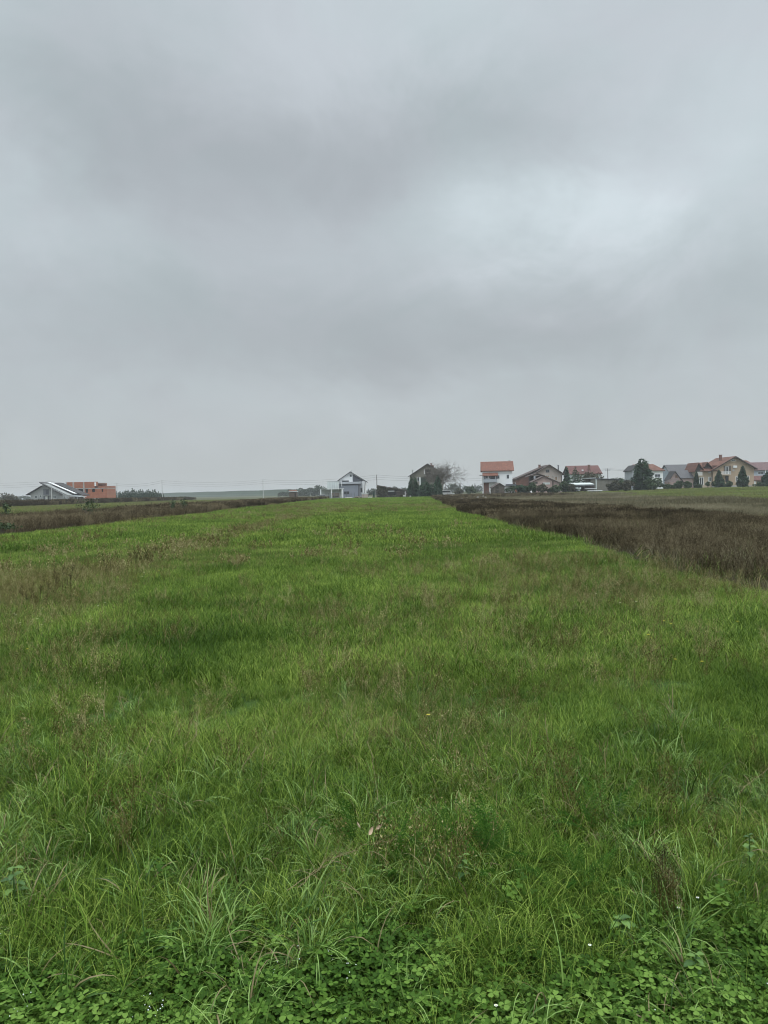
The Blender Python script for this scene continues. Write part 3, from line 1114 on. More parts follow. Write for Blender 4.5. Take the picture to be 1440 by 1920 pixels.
def weeds():
    # right-hand strip of dead stems
    def strip(name, x0, x1, y0, y1, dn, coll, nv, s, el=None, er=None, tintc=0.4):
        X, Y = pts(x0, x1, y0, y1, dn, 0.62, 3)
        k = np.ones(len(X), bool)
        if el is not None:
            k &= X > el(Y)
        if er is not None:
            k &= X < er(Y)
        k &= RNG.random(len(X)) < 0.35 + 1.1 * vnoise(X, Y, 1.6, 71)
        X, Y = X[k], Y[k]
        tn = np.clip(tintc - 0.02 + 0.7 * (vnoise(X, Y, 3, 72) - 0.5) + 0.4 * (vnoise(X, Y, 0.7, 76) - 0.5) + RNG.normal(0, 0.25, len(X)), 0, 1)
        scatter(name, coll, nv, X, Y, s * (0.72 + 0.35 * vnoise(X, Y, 2.0, 73) + 0.18 * RNG.random(len(X))), tn, None, 0.08)
    el = lambda Y: edge_r(Y) + 0.25
    Xg, Yg = pts(5.5, 17, 8, 60, 7, 0.62, 3)
    kg = (vnoise(Xg, Yg, 1.3, 77) > 0.62) & (Xg > edge_r(Yg) + 0.3)
    scatter('green_undergrowth', C_mid, 6, Xg[kg], Yg[kg], 1.5 + 1.0 * RNG.random(int(kg.sum())), 0.35, 0.45, 0.2)
    Xs, Ys = pts(5.5, 17, 8, 60, 6, 0.62, 3)
    ks = (vnoise(Xs, Ys, 1.7, 78) > 0.55) & (Xs > edge_r(Ys) + 0.2)
    scatter('standing_straw', C_straw, 5, Xs[ks], Ys[ks], 0.9 + 0.8 * RNG.random(int(ks.sum())), 0.3, None, 0.2)
    er = lambda Y: 16.0 + 1.6 * (vnoise(Y * 0, Y, 5, 74) - 0.5) + 0.0 * Y
    strip('dead_weeds', 4.5, 18.5, 7, 40, 26, C_weed, 7, 0.55, el, er)
    strip('distant_dead_weeds', 4.5, 18.5, 38, 200, 4.5, C_weedfar, 5, 0.55, el, er)
    # left strip
    l2 = lambda Y: edge_l(Y) - 0.3
    l1 = lambda Y: -26.5 + 2 * (vnoise(Y * 0, Y, 8, 75) - 0.5)
    strip('dry_weed_strip', -29, -14, 24, 75, 12, C_weed, 7, 0.85, l1, l2, 0.6)
    strip('distant_dry_weed_strip', -29, -14, 70, 215, 3.2, C_weedfar, 5, 0.85, l1, l2, 0.55)
    # dark hedge-like weeds far left
    strip('far_weed_bank', -98, -76, 120, 300, 0.9, C_weedfar, 5, 1.45, None, None, 0.3)
    # rough growth before the old house
    strip('rough_weeds', 14, 40, 150, 226, 0.55, C_weedfar, 5, 0.75, None, None, 0.55)
    # dry grass to the right of the strip
    X, Y = pts(15, 48, 22, 60, 14, 0.62, 3)
    scatter('dry_grass', C_straw, 5, X, Y, 0.7 + 0.6 * vnoise(X, Y, 2, 81), np.clip(0.4 + 1.0 * (vnoise(X, Y, 4, 82) - 0.5), 0, 1), None, 0.2)
    X, Y = pts(14.5, 60, 55, 225, 1.6, 0.62, 3)
    k = X < 46 + 14 * (vnoise(X * 0, Y, 18, 84) - 0.5) + 8 * sst(Y, 150, 220)
    X, Y = X[k], Y[k]
    scatter('distant_dry_grass', C_strawfar, 4, X, Y, 0.7 + 0.5 * vnoise(X, Y, 5, 83), np.clip(0.35 + 1.0 * (vnoise(X, Y, 9, 82) - 0.5), 0, 1), None, 0.2)
    # straw fringe at the strip's foot
    Y = 8 + 60 * RNG.random(160) ** 1.5
    X = edge_r(Y) + 0.1 + RNG.normal(0, 0.22, len(Y))
    scatter('straw_fringe', C_straw, 5, X, Y, 0.6 + 0.4 * RNG.random(len(X)), 0.25, None, 0.2)
    # low green field right and left
    X, Y = pts(44, 135, 70, 262, 0.9, 0.62, 5)
    scatter('low_green_field', C_far, 5, X, Y, 1.2, np.clip(0.45 + 0.6 * (vnoise(X, Y, 6, 85) - 0.5), 0, 1), 0.28 + 0.25 * vnoise(X, Y, 9, 86), 0.2)
    X, Y = pts(-78, -26, 45, 260, 0.9, 0.62, 5)
    scatter('left_green_field', C_far, 5, X, Y, 1.2, np.clip(0.3 + 0.6 * (vnoise(X, Y, 6, 85) - 0.5), 0, 1), 0.25 + 0.35 * vnoise(X, Y, 14, 87), 0.2)


weeds()


# ------------------------------------------------------------------ trees
def crown_cone(seed, h, r, n, size, z0=0.06, power=0.85, droop=0.25, layers=9, ragged=0.18):
    q = np.random.default_rng(seed)
    t_ = 1 - np.sqrt(q.random(n))
    t_ = z0 + (1 - z0) * t_
    a = q.random(n) * 6.283
    lay = 0.80 + 0.20 * (1 - np.mod(t_ * layers + 0.3 * np.sin(a * 2 + seed), 1.0))
    lump = 1 + ragged * np.sin(a * 3 + t_ * 17 + seed) + ragged * 0.7 * np.sin(a * 5 - t_ * 29)
    Rm = r * (1 - (t_ - z0) / (1 - z0)) ** power * (0.62 + 0.38 * np.minimum(1, (t_ - z0) / 0.22)) * lay * lump + 0.03 * r
    rr = Rm * (0.30 + 0.72 * np.sqrt(q.random(n)))
    P = np.stack([rr * np.cos(a), rr * np.sin(a), t_ * h - rr * droop * 0.5 + q.normal(0, 0.01 * h, n)], 1)
    P[:, 2] = np.maximum(P[:, 2], 0.02 * h)
    D = np.stack([np.cos(a), np.sin(a), np.full(n, -droop)], 1)
    return cards(P, D, size, 0.42, q)


def crown_round(seed, h, rx, n, size, z0=0.1, clumps=14, tight=0.42, flat=1.0):
    q = np.random.default_rng(seed)
    C = []
    while len(C) < clumps:
        v = q.uniform(-1, 1, 3)
        if 0.25 < np.linalg.norm(v) < 1:
            C.append(v)
    C = np.array(C) * 0.72
    i = q.integers(0, clumps, n)
    d = q.normal(size=(n, 3))
    d /= np.linalg.norm(d, axis=1, keepdims=True)
    cr = tight * (0.6 + 0.6 * q.random(clumps))
    P = C[i] + d * (cr[i] * (0.6 + 0.45 * q.random(n)))[:, None]
    zc = (z0 + 1) / 2 * h
    hz_ = (1 - z0) / 2 * h
    P = P * np.array([rx, rx, hz_ * flat]) + np.array([0, 0, zc])
    P[:, 2] = np.maximum(P[:, 2], 0.02)
    return cards(P, None, size, 0.6, q)


def branch_mesh(seed, h, spread=0.55, levels=4, r0=0.16, first=0.28, kids=(4, 4, 4, 5), shrink=0.62, up=0.15):
    """bare branches: trunk and limbs as two builders"""
    q = random.Random(seed)
    trunk, limbs = MB(), MB()

    def grow(p, d, L, r, lv):
        seg = 3
        pts_ = [p]
        for k in range(seg):
            d = (d + Vector((q.gauss(0, .13), q.gauss(0, .13), q.gauss(0, .08) + up * 0.3))).normalized()
            pts_.append(pts_[-1] + d * L / seg)
        rad = [r * (1 - 0.5 * k / seg) for k in range(seg + 1)]
        (trunk if lv == 0 else limbs).tube([tuple(x) for x in pts_], rad, 5 if lv < 2 else 3)
        if lv >= levels:
            return
        for k in range(kids[lv]):
            t_ = 0.45 + 0.55 * (k + q.random()) / kids[lv] if lv else 0.55 + 0.45 * (k + 1) / kids[lv]
            i = min(int(t_ * seg), seg - 1)
            f_ = t_ * seg - i
            b = pts_[i].lerp(pts_[i + 1], min(1, f_))
            ax = d.orthogonal().normalized()
            ax.rotate(Matrix.Rotation(q.random() * 6.283, 3, d))
            nd = (d * (1 - spread * (0.6 + 0.6 * q.random())) + ax * spread * (0.8 + 0.7 * q.random())).normalized()
            grow(b, nd, L * shrink * (0.8 + 0.4 * q.random()), r * 0.60, lv + 1)
    grow(Vector((0, 0, -0.1)), Vector((0, 0, 1)), h * first, r0, 0)
    return trunk, limbs


def tree_thing(name, label, cat, loc, crown, trunk_h, trunk_r, leaf_mat, group=None, rz=0.0, bark='bark', dx=0.0):
    root = empty(name, loc, rz)
    tag(root, label, cat, group)
    tr = MB()
    tr.tube([(0, 0, -0.2), (0, 0, trunk_h * 0.5), (0.02, 0, trunk_h)], [trunk_r, trunk_r * 0.75, trunk_r * 0.25], 7)
    tr.build('trunk', M[bark], root)
    obj('crown', vm_(crown, 'crown', M[leaf_mat]), root)
    return root


def gpt(px, Y, dz=0.0):
    x = at(px, 925, Y).x
    return Vector((x, Y, tz(x, Y) + dz))


def px2m(Y):
    return Y / FPX


# --- conifers of the nursery row on the left (x 195..305)
protos = []
for k in range(4):
    c = crown_cone(200 + k, 1.0, 0.30, 520, 0.055, 0.02, 0.9, 0.2, 7, 0.2)
    protos.append(c)


def nursery():
    base = []
    for k in range(4):
        r_ = tree_thing('young_spruce', 'young dark spruce standing in the dense nursery row beyond the concrete poles', 'spruce',
                        (0, 0, 0), protos[k], 0.8, 0.02, 'conifer', 'young spruces in the nursery row')
        base.append(r_)
    specs = []
    q = random.Random(5)
    px = 197
    while px < 306:
        hpx = 12 + 2.5 * math.sin(px * 0.13) + q.random() * 6
        if 258 < px < 285:
            hpx += 3
        if px > 292:
            hpx = 10 + q.random() * 3
        specs.append((px, hpx, 352 + q.random() * 8))
        px += 3.2 + q.random() * 1.6
    px = 199
    while px < 292:
        specs.append((px, 10.5 + q.random() * 4, 366 + q.random() * 8))
        px += 3.6 + q.random() * 2.0
    for i, (px, hp, Y) in enumerate(specs):
        o = base[i] if i < 4 else copy_tree(base[i % 4])
        p_ = gpt(px, Y, -0.1)
        o.location = p_
        hm = (hp + 4.5) * px2m(Y)
        o.scale = (hm * 0.95, hm * 0.95, hm)
        o.rotation_euler = (0, 0, q.random() * 6)


nursery()


def far_trees():
    base = []
    for k in range(4):
        c = crown_round(260 + k, 1.0, 0.52, 750, 0.050, 0.04, 13, 0.45)
        base.append(tree_thing('distant_tree', 'soft grey-green tree in the hazy belt beyond the field', 'tree', (0, 0, 0), c, 0.5, 0.03, 'far_leaf', 'hazy trees far beyond the field'))
    base2 = []
    for k in range(3):
        c = crown_cone(280 + k, 1.0, 0.25, 520, 0.05, 0.02, 0.75, 0.2, 6, 0.25)
        base2.append(tree_thing('distant_conifer', 'dark pointed conifer in the hazy belt behind the houses', 'conifer', (0, 0, 0), c, 0.8, 0.02, 'far_leaf', 'hazy conifers behind the houses'))
    q = random.Random(9)
    sp_ = []       # px, height above horizon-ish in px from base, Y, round?
    for px in np.arange(522, 606, 4.4):
        k = (px - 522) / 84
        sp_.append((px + q.uniform(-1, 1), 7 + 9 * min(1, k * 1.6) + q.uniform(-2, 3), 500 + q.uniform(0, 60), q.random() < 0.75))
    for px in np.arange(686, 772, 4.6):
        sp_.append((px + q.uniform(-1, 1), 13 + q.uniform(-2, 3.5), 420 + q.uniform(0, 50), q.random() < 0.45))
    for px in np.arange(826, 902, 4.6):
        sp_.append((px + q.uniform(-1, 1), 13 + q.uniform(-2, 4) + (3 if 848 < px < 865 else 0), 450 + q.uniform(0, 60), q.random() < 0.4))
    for px in np.arange(-6, 56, 5.5):
        sp_.append((px + q.uniform(-1, 1), 8 + q.uniform(-1, 2), 620 + q.uniform(0, 60), True))
    for px in np.arange(1130, 1200, 7):
        sp_.append((px, 20 + q.uniform(-2, 3), 420 + q.uniform(0, 50), True))
    nr = nc = 0
    belts = ((100, 'at the far left of the horizon'), (620, 'between the embankment and the pale cabin'), (780, 'between the white house and the old gabled house'), (1000, 'between the bare tree and the red-roofed white house'), (1500, 'between the board shed and the tall dark conifer'))
    for (px, hp, Y, rd) in sp_:
        if rd:
            o = base[nr] if nr < 4 else copy_tree(base[nr % 4])
            nr += 1
        else:
            o = base2[nc] if nc < 3 else copy_tree(base2[nc % 3])
            nc += 1
        o.location = gpt(px, Y, -0.2)
        hm = hp * px2m(Y) + 0.3
        wf = 1.25 if rd else 1.0
        o.scale = (hm * wf, hm * wf, hm)
        o.rotation_euler = (0, 0, q.random() * 6)
        bt = [b_[1] for b_ in belts if px < b_[0]][0]
        kd = 'rounded hazy tree' if rd else 'pointed hazy conifer'
        o['label'] = kd + ' far away ' + bt
        o['group'] = kd + 's ' + bt


far_trees()


def conifer_at(px, ytop, Y, wpx, label, leaf='conifer', n=2600, seed=1, ybase=None, power=0.85, ragged=0.18, layers=9, size=None, name='spruce_tree', z0=0.05, droop=0.25):
    b = gpt(px, Y)
    top = at(px, ytop, Y)
    h = top.z - b.z
    r = wpx * px2m(Y) / 2
    c = crown_cone(seed, h, r, n, size or 0.055 * h, z0, power, droop, layers, ragged)
    return tree_thing(name, label, name.replace('_', ' '), b, c, h * 0.9, 0.02 * h, leaf)


def bush_at(px, ytop, Y, wpx, label, leaf='bush', n=1500, seed=1, size=None, name='bush', clumps=12, z0=0.0, cat=None, tight=0.45, group=None):
    b = gpt(px, Y)
    top = at(px, ytop, Y)
    h = max(0.4, top.z - b.z)
    r = wpx * px2m(Y) / 2
    c = crown_round(seed, h, r, n, size or 0.07 * h + 0.05, z0, clumps, tight)
    return tree_thing(name, label, cat or name.replace('_', ' '), b, c, h * 0.5, 0.03 * h + 0.02, leaf, group)


# big conifer and the others among the houses
conifer_at(1205, 858, 215, 42, 'tall dark full conifer standing before the white house with the orange roof', 'thuja', 9500, 301, power=0.45, ragged=0.27, layers=7, size=0.27, name='conifer_tree')
conifer_at(1306, 884, 236, 12, 'narrow dark columnar conifer at the left corner of the tan house', 'thuja', 1800, 302, power=0.7, ragged=0.06, layers=20, name='columnar_conifer')
conifer_at(1348, 881, 233, 25, 'layered blue-green spruce before the middle of the tan house, under its balcony', 'conifer', 2600, 303, power=0.9, ragged=0.16, layers=7)
conifer_at(1392.5, 873, 231, 24, 'tall pointed spruce before the right windows of the tan house', 'conifer', 3200, 304, power=0.85, ragged=0.14, layers=9)
conifer_at(1079, 873, 226, 26, 'thin tiered spruce with bare gaps in front of the brown-red roof', 'conifer', 900, 305, power=0.8, ragged=0.25, layers=8, size=0.3)
conifer_at(1063, 875, 232, 16, 'dark thin spruce beside the beige gable of the brown-roofed house', 'conifer', 1100, 306, power=0.7, ragged=0.25, layers=8)
bush_at(1110, 882, 238, 44, 'tall grey-brown loose tree in front of the brown-red roofed house', 'bush_brown', 1400, 307, 0.28, 'birch_tree', 16, 0.1, 'tree')
bush_at(1437, 884, 236, 22, 'dark tree at the right edge of the view beside the mauve-roofed house', 'thuja', 1800, 308, name='evergreen_shrub')
# low growth on the right
for (px, yt, Y, wd, lab, lf, sd) in [
        (1225, 896, 208, 40, 'wide rounded green bush at the right foot of the tall dark conifer', 'bush', 311),
        (1176, 899, 212, 28, 'grey-green bush at the left foot of the tall dark conifer', 'bush_brown', 312),
        (1152, 899, 214, 30, 'loose olive bush overgrowing the right end of the board shed', 'bush_brown', 313),
        (1162, 892, 240, 20, 'round-topped dark bush rising behind the board shed', 'bush', 314),
        (1060, 900, 214, 24, 'rounded dark bush at the right corner of the pink cottage', 'bush', 315),
        (1072, 907, 210, 18, 'low brown-green bush between the pink cottage and the white flat roof', 'bush_brown', 316),
        (1040, 909, 206, 26, 'low spreading shrub under the pink cottage wall, right of its middle', 'bush', 317),
        (1016, 906, 206, 22, 'yellowish shrub before the pink cottage gable', 'bush_brown', 318),
        (996, 905, 208, 24, 'dark shrub at the left corner of the pink cottage', 'bush', 319),
        (978, 905, 210, 26, 'dark evergreen bush below the long brown roof', 'thuja', 320),
        (958, 911, 207, 22, 'low dark bush below the terrace of the white red-roofed house', 'bush', 321),
        (1254, 905, 222, 22, 'low green bush left of the grey-roofed cottage', 'bush', 322),
        (1272, 902, 218, 24, 'spreading green bush before the small tiled gable', 'bush', 323),
        (1291, 901, 222, 20, 'small tree-like bush before the pink wall of the grey-roofed cottage', 'bush', 324),
        (1311, 907, 226, 14, 'low green bush just right of the columnar conifer', 'bush', 325),
        (1367, 902, 228, 16, 'rounded clipped bush between the two spruces of the tan house', 'bush', 327),
        (1423, 904, 226, 22, 'low clipped hedge bush before the red lower roof at far right', 'bush', 328),
        (883, 912, 300, 22, 'dark hedge bush left of the white red-roofed house', 'bush', 329),
        (861, 914, 280, 18, 'olive bush between the bare tree and the white red-roofed house', 'bush_brown', 330),
        (12, 925, 300, 52, 'wide bare-looking grey-brown bush at the left edge of the horizon', 'bush_brown', 331)]:
    bush_at(px, yt, Y, wd, lab, lf, 1500, sd)
for px in (1327, 1337):
    bush_at(px, 903, 229, 9, 'clipped ball-shaped shrub on a thin stem before the tan house', 'bush', 500, 340 + px, 0.22, 'ball_shrub', 8, 0.35, 'shrub', 0.5, 'two clipped ball shrubs')
# by the central old house
conifer_at(775, 893, 222, 27, 'broad dark cypress at the left corner of the old gabled house', 'thuja', 3600, 350, power=0.42, ragged=0.1, layers=14, size=0.24, name='cypress_tree')
conifer_at(797, 902, 220, 33, 'wide dark juniper before the middle of the old gabled house', 'thuja', 3200, 351, power=0.4, ragged=0.2, layers=6, size=0.24, name='juniper_tree')
conifer_at(821, 891, 224, 22, 'dark pointed cypress before the right side of the old gabled house', 'thuja', 3000, 352, power=0.7, ragged=0.16, layers=9, size=0.22, name='cypress_tree')
conifer_at(811, 905, 219, 20, 'low dark juniper between the wide juniper and the right cypress', 'thuja', 1500, 353, power=0.4, ragged=0.2, layers=5, size=0.22, name='juniper_tree')


def bare_tree():
    b = gpt(826, 230)
    root = empty('bare_tree', b)
    tag(root, 'tall leafless spreading tree rising at the right of the old gabled house', 'tree')
    for s_, (dx, h, lean) in enumerate([(0, 9.6, 0.0), (-0.5, 8.2, -0.3)]):
        tr, li = branch_mesh(400 + s_, h * 1.75, 0.50, 5, 0.24, 0.28, (7, 5, 4, 4, 2), 0.74, 0.10)
        for mb, nm, mt in ((tr, 'trunk', 'bark'), (li, 'branches', 'twig')):
            o = mb.build(nm, M[mt], root)
            o.location = (dx, 0, 0)
            o.rotation_euler = (0, R(7 if s_ == 0 else -6), 0)


bare_tree()


def bare_shrub(px, Y, h, label, seed, name='bare_shrub', mt='twig', rz=0):
    b = gpt(px, Y)
    root = empty(name, b, rz)
    tag(root, label, name.replace('_', ' '))
    tr, li = branch_mesh(seed, h, 0.6, 3, 0.03 * h / 2 + 0.02, 0.35, (6, 5, 5), 0.7, 0.1)
    tr.build('stem', M['bark'], root)
    li.build('branches', M[mt], root)
    return root


bare_shrub(925, 206, 3.9, 'grey leafless shrub before the balcony of the white red-roofed house', 410)
bare_shrub(940, 205, 3.6, 'grey leafless shrub before the dark shed gable', 411)
bare_shrub(914, 207, 2.6, 'small leafless shrub at the brick base of the white red-roofed house', 412)


# ------------------------------------------------------------------ building kit
class Frame:
    """a vertical plane at depth D through column px0, turned by yaw; loc() reads local x,z of a picture point"""
    def __init__(self, px0, D, yaw=0.0, z=None):
        x = at(px0, 925, D).x
        self.P = Vector((x, D, tz(x, D) if z is None else z))
        self.yaw = R(yaw)
        self.u = Vector((math.cos(self.yaw), math.sin(self.yaw), 0))
        self.n = Vector((-math.sin(self.yaw), math.cos(self.yaw), 0))

    def loc(self, px, py, dy=0.0):
        d = ray(px, py)
        o = Vector((0, 0, CAM_H))
        q = self.P + self.n * dy
        k = (q - o).dot(self.n) / d.dot(self.n)
        w_ = o + d * k
        return ((w_ - self.P).dot(self.u), w_.z - self.P.z)

    def root(self, name, label, cat, group=None):
        e = empty(name, self.P, self.yaw)
        tag(e, label, cat, group)
        return e


def window(root, x0, x1, z0, z1, y=0.0, fm='white_paint', pm='glass', name='window', t=0.09, label=None):
    fr = MB()
    d0, d1 = y - 0.07, y + 0.02
    fr.box(x0, x1, d0, d1, z0, z0 + t).box(x0, x1, d0, d1, z1 - t, z1)
    fr.box(x0, x0 + t, d0, d1, z0 + t, z1 - t).box(x1 - t, x1, d0, d1, z0 + t, z1 - t)
    if x1 - x0 > 0.9:
        xm = (x0 + x1) / 2
        fr.box(xm - t / 2.5, xm + t / 2.5, d0 + 0.01, d1 - 0.01, z0 + t, z1 - t)
    o = fr.build(name, M[fm], root)
    pn = MB().box(x0 + t * 0.8, x1 - t * 0.8, y - 0.035, y + 0.01, z0 + t * 0.8, z1 - t * 0.8).build('pane', M[pm], o)
    if label:
        o['label'] = label
    return o


def win_px(root, f, px0, px1, py0, py1, dy=0.0, **kw):
    a = f.loc(px0, py1, dy)
    b = f.loc(px1, py0, dy)
    return window(root, a[0], b[0], a[1], b[1], dy, **kw)


def box_px(root, f, name, m, px0, px1, py0, py1, d0, d1, parent=None):
    a = f.loc(px0, py1, d0)
    b = f.loc(px1, py0, d0)
    return MB().box(a[0], b[0], d0, d1, a[1], b[1]).build(name, M[m], parent or root)


def gable_house(root, f, L, A, Rr, depth, wall, roof, oh=0.45, t=0.22, inset=None, dy=0.0, base=-0.4, front_oh=0.5, names=('wall', 'roof')):
    """gable end towards the viewer. L, A, Rr: picture points of left eave tip, apex, right eave tip (roof outline)"""
    l, a, r = f.loc(*L, dy), f.loc(*A, dy), f.loc(*Rr, dy)
    sl = (a[1] - l[1]) / (a[0] - l[0])
    sr = (a[1] - r[1]) / (r[0] - a[0])
    xl, xr = l[0] + oh, r[0] - oh
    MB().poly_extrude([(xl, base), (xr, base), (xr, r[1] + sr * oh - t), (a[0], a[1] - t), (xl, l[1] + sl * oh - t)], dy, dy + depth).build(names[0], M[wall], root)
    rf = MB()
    rf.slab(l[0], l[1], a[0], a[1], t, dy - front_oh, dy + depth + front_oh)
    rf.slab(a[0], a[1], r[0], r[1], t, dy - front_oh, dy + depth + front_oh)
    o = rf.build(names[1], M[roof], root)
    # pale barge boards on the gable
    return o, (xl, xr, l, a, r)


def eave_house(root, f, x0p, x1p, yeave, yridge, depth, wall, roof, oh=0.5, t=0.2, dy=0.0, base=-0.4, side=0.4, hipl=0.0, hipr=0.0, names=('wall', 'roof')):
    """long side towards the viewer; picture columns of the roof's ends, rows of eave and ridge"""
    e = f.loc((x0p + x1p) / 2, yeave, dy - oh)
    x0 = f.loc(x0p, yeave, dy - oh)[0]
    x1 = f.loc(x1p, yeave, dy - oh)[0]
    yr = dy + depth / 2
    rz = f.loc((x0p + x1p) / 2, yridge, yr)[1]
    ez = e[1]
    s = (rz - ez) / (depth / 2 + oh)
    wt = ez + s * oh - t
    MB().poly_extrude([(dy, base), (dy + depth, base), (dy + depth, wt), (yr, rz - t), (dy, wt)], x0 + side, x1 - side, 'x').build(names[0], M[wall], root) if hipl == 0 and hipr == 0 else \
        MB().box(x0 + side, x1 - side, dy, dy + depth, base, wt).build(names[0], M[wall], root)
    rf = MB()
    ya, yb = dy - oh, dy + depth + oh
    b = len(rf.v)
    for dz in (0, -t):
        rf.v += [(x0, ya, ez + dz), (x1, ya, ez + dz), (x1, yb, ez + dz), (x0, yb, ez + dz), (x0 + hipl, yr, rz + dz), (x1 - hipr, yr, rz + dz)]
    for o_ in (0, 6):
        rf.f += [[b + o_ + 0, b + o_ + 1, b + o_ + 5, b + o_ + 4], [b + o_ + 2, b + o_ + 3, b + o_ + 4, b + o_ + 5]]
        if hipl:
            rf.f.append([b + o_ + 0, b + o_ + 4, b + o_ + 3])
        if hipr:
            rf.f.append([b + o_ + 1, b + o_ + 2, b + o_ + 5])
    for (p_, q_) in ((0, 1), (2, 3)) + (((3, 0),) if hipl else ((0, 4), (4, 3))) + (((1, 2),) if hipr else ((1, 5), (5, 2))):
        rf.f.append([b + p_, b + q_, b + q_ + 6, b + p_ + 6])
    return rf.build(names[1], M[roof], root), (x0, x1, ez, rz, wt)


def chimney_px(root, f, px, y0, y1, wm=0.5, dy=2.0, m='brick_old', cap=True, parent=None):
    a = f.loc(px, y1, dy)
    b = f.loc(px, y0, dy)
    mb = MB().box(a[0] - wm / 2, a[0] + wm / 2, dy, dy + wm, a[1] - 1.2, b[1])
    if cap:
        mb.box(a[0] - wm / 2 - 0.08, a[0] + wm / 2 + 0.08, dy - 0.08, dy + wm + 0.08, b[1] - 0.12, b[1] + 0.02)
    return mb.build('chimney', M[m], parent or root)


# ------------------------------------------------------------------ grey unfinished house (left)
def grey_house():
    f = Frame(95, 300, 0)
    r = f.root('unfinished_house', 'grey unplastered gabled house with long lean-to roof and a white strip on it', 'house')
    # left wing: low slope rising to the middle, then the taller pitched block falling to the right
    l, a, e = f.loc(50, 927.5), f.loc(78, 911), f.loc(132, 929)
    top = f.loc(76, 904)
    base = -0.4
    MB().poly_extrude([f.loc(56, 925) and (f.loc(57, 925)[0], base), (f.loc(127, 925)[0], base), (f.loc(127, 925)[0], f.loc(127, 928)[1]),
                       (f.loc(81, 906)[0], f.loc(81, 906.3)[1]), (f.loc(78, 906)[0], f.loc(78, 912.5)[1]), (f.loc(57, 925)[0], f.loc(57, 925.5)[1])], 0, 13).build('wall', M['block'], r)
    rf = MB()
    rf.slab(l[0], l[1], f.loc(79, 911)[0], f.loc(79, 910.5)[1], 0.3, -0.9, 12)
    rf.build('roof', M['roof_dark'], r)['label'] = 'low left slope of the dark roof'
    rf2 = MB()
    rf2.slab(top[0], top[1], f.loc(118, 926)[0], f.loc(118, 926.5)[1], 0.32, -1.2, 6.0)
    rf2.slab(f.loc(88, 904.5)[0], f.loc(88, 904.5)[1], f.loc(141, 928)[0], f.loc(141, 928)[1], 0.32, 7.0, 15)
    m2 = rf2.build('roof', M['roof_dark'], r)
    m2['label'] = 'long right slope of the dark roof'
    # white sheet strip between the two dark runs
    sh = MB()
    sh.slab(f.loc(86, 906)[0] - 1.0, f.loc(86, 905.3)[1], f.loc(131, 926)[0], f.loc(131, 926.7)[1], 0.08, 4.2, 6.9)
    o = sh.build('roof_sheeting', M['white_paint'], m2)
    o.location = (0, 0, 0.34)
    # porch roof and low annex at right
    MB().slab(f.loc(134, 929.5)[0], f.loc(134, 929.3)[1], f.loc(151, 930.5)[0], f.loc(151, 930.5)[1], 0.2, -1, 6).build('porch_roof', M['metal'], r)
    box_px(r, f, 'annex', 'shed_wall', 130, 147, 931.2, 944, 1.5, 6)
    for (x0, x1) in ((138, 139.3), (144.5, 145.6), (156.5, 158)):
        box_px(r, f, 'post', 'concrete', x0, x1, 931, 944, -0.6, -0.2)
    # recessed middle as a flat panel, its shade put into the colour; balcony
    box_px(r, f, 'recess_shade', 'dark_grey', 81.5, 91.5, 917, 939, -0.05, 0.1)
    box_px(r, f, 'balcony', 'block', 81, 93, 928, 929.2, -1.2, 0)
    win_px(r, f, 86, 91, 918, 927, -0.05, fm='dark_grey')
    box_px(r, f, 'door', 'white', 85, 89, 930.5, 938, -0.09, -0.05)
    for (x0, x1, y0, y1) in ((65.5, 70, 929, 934.5), (74.5, 78, 928.5, 932.5), (100, 105, 929.5, 934.8), (119, 123, 930, 936), (125, 127, 930, 936)):
        win_px(r, f, x0, x1, y0, y1, 0, fm='offwhite')


grey_house()


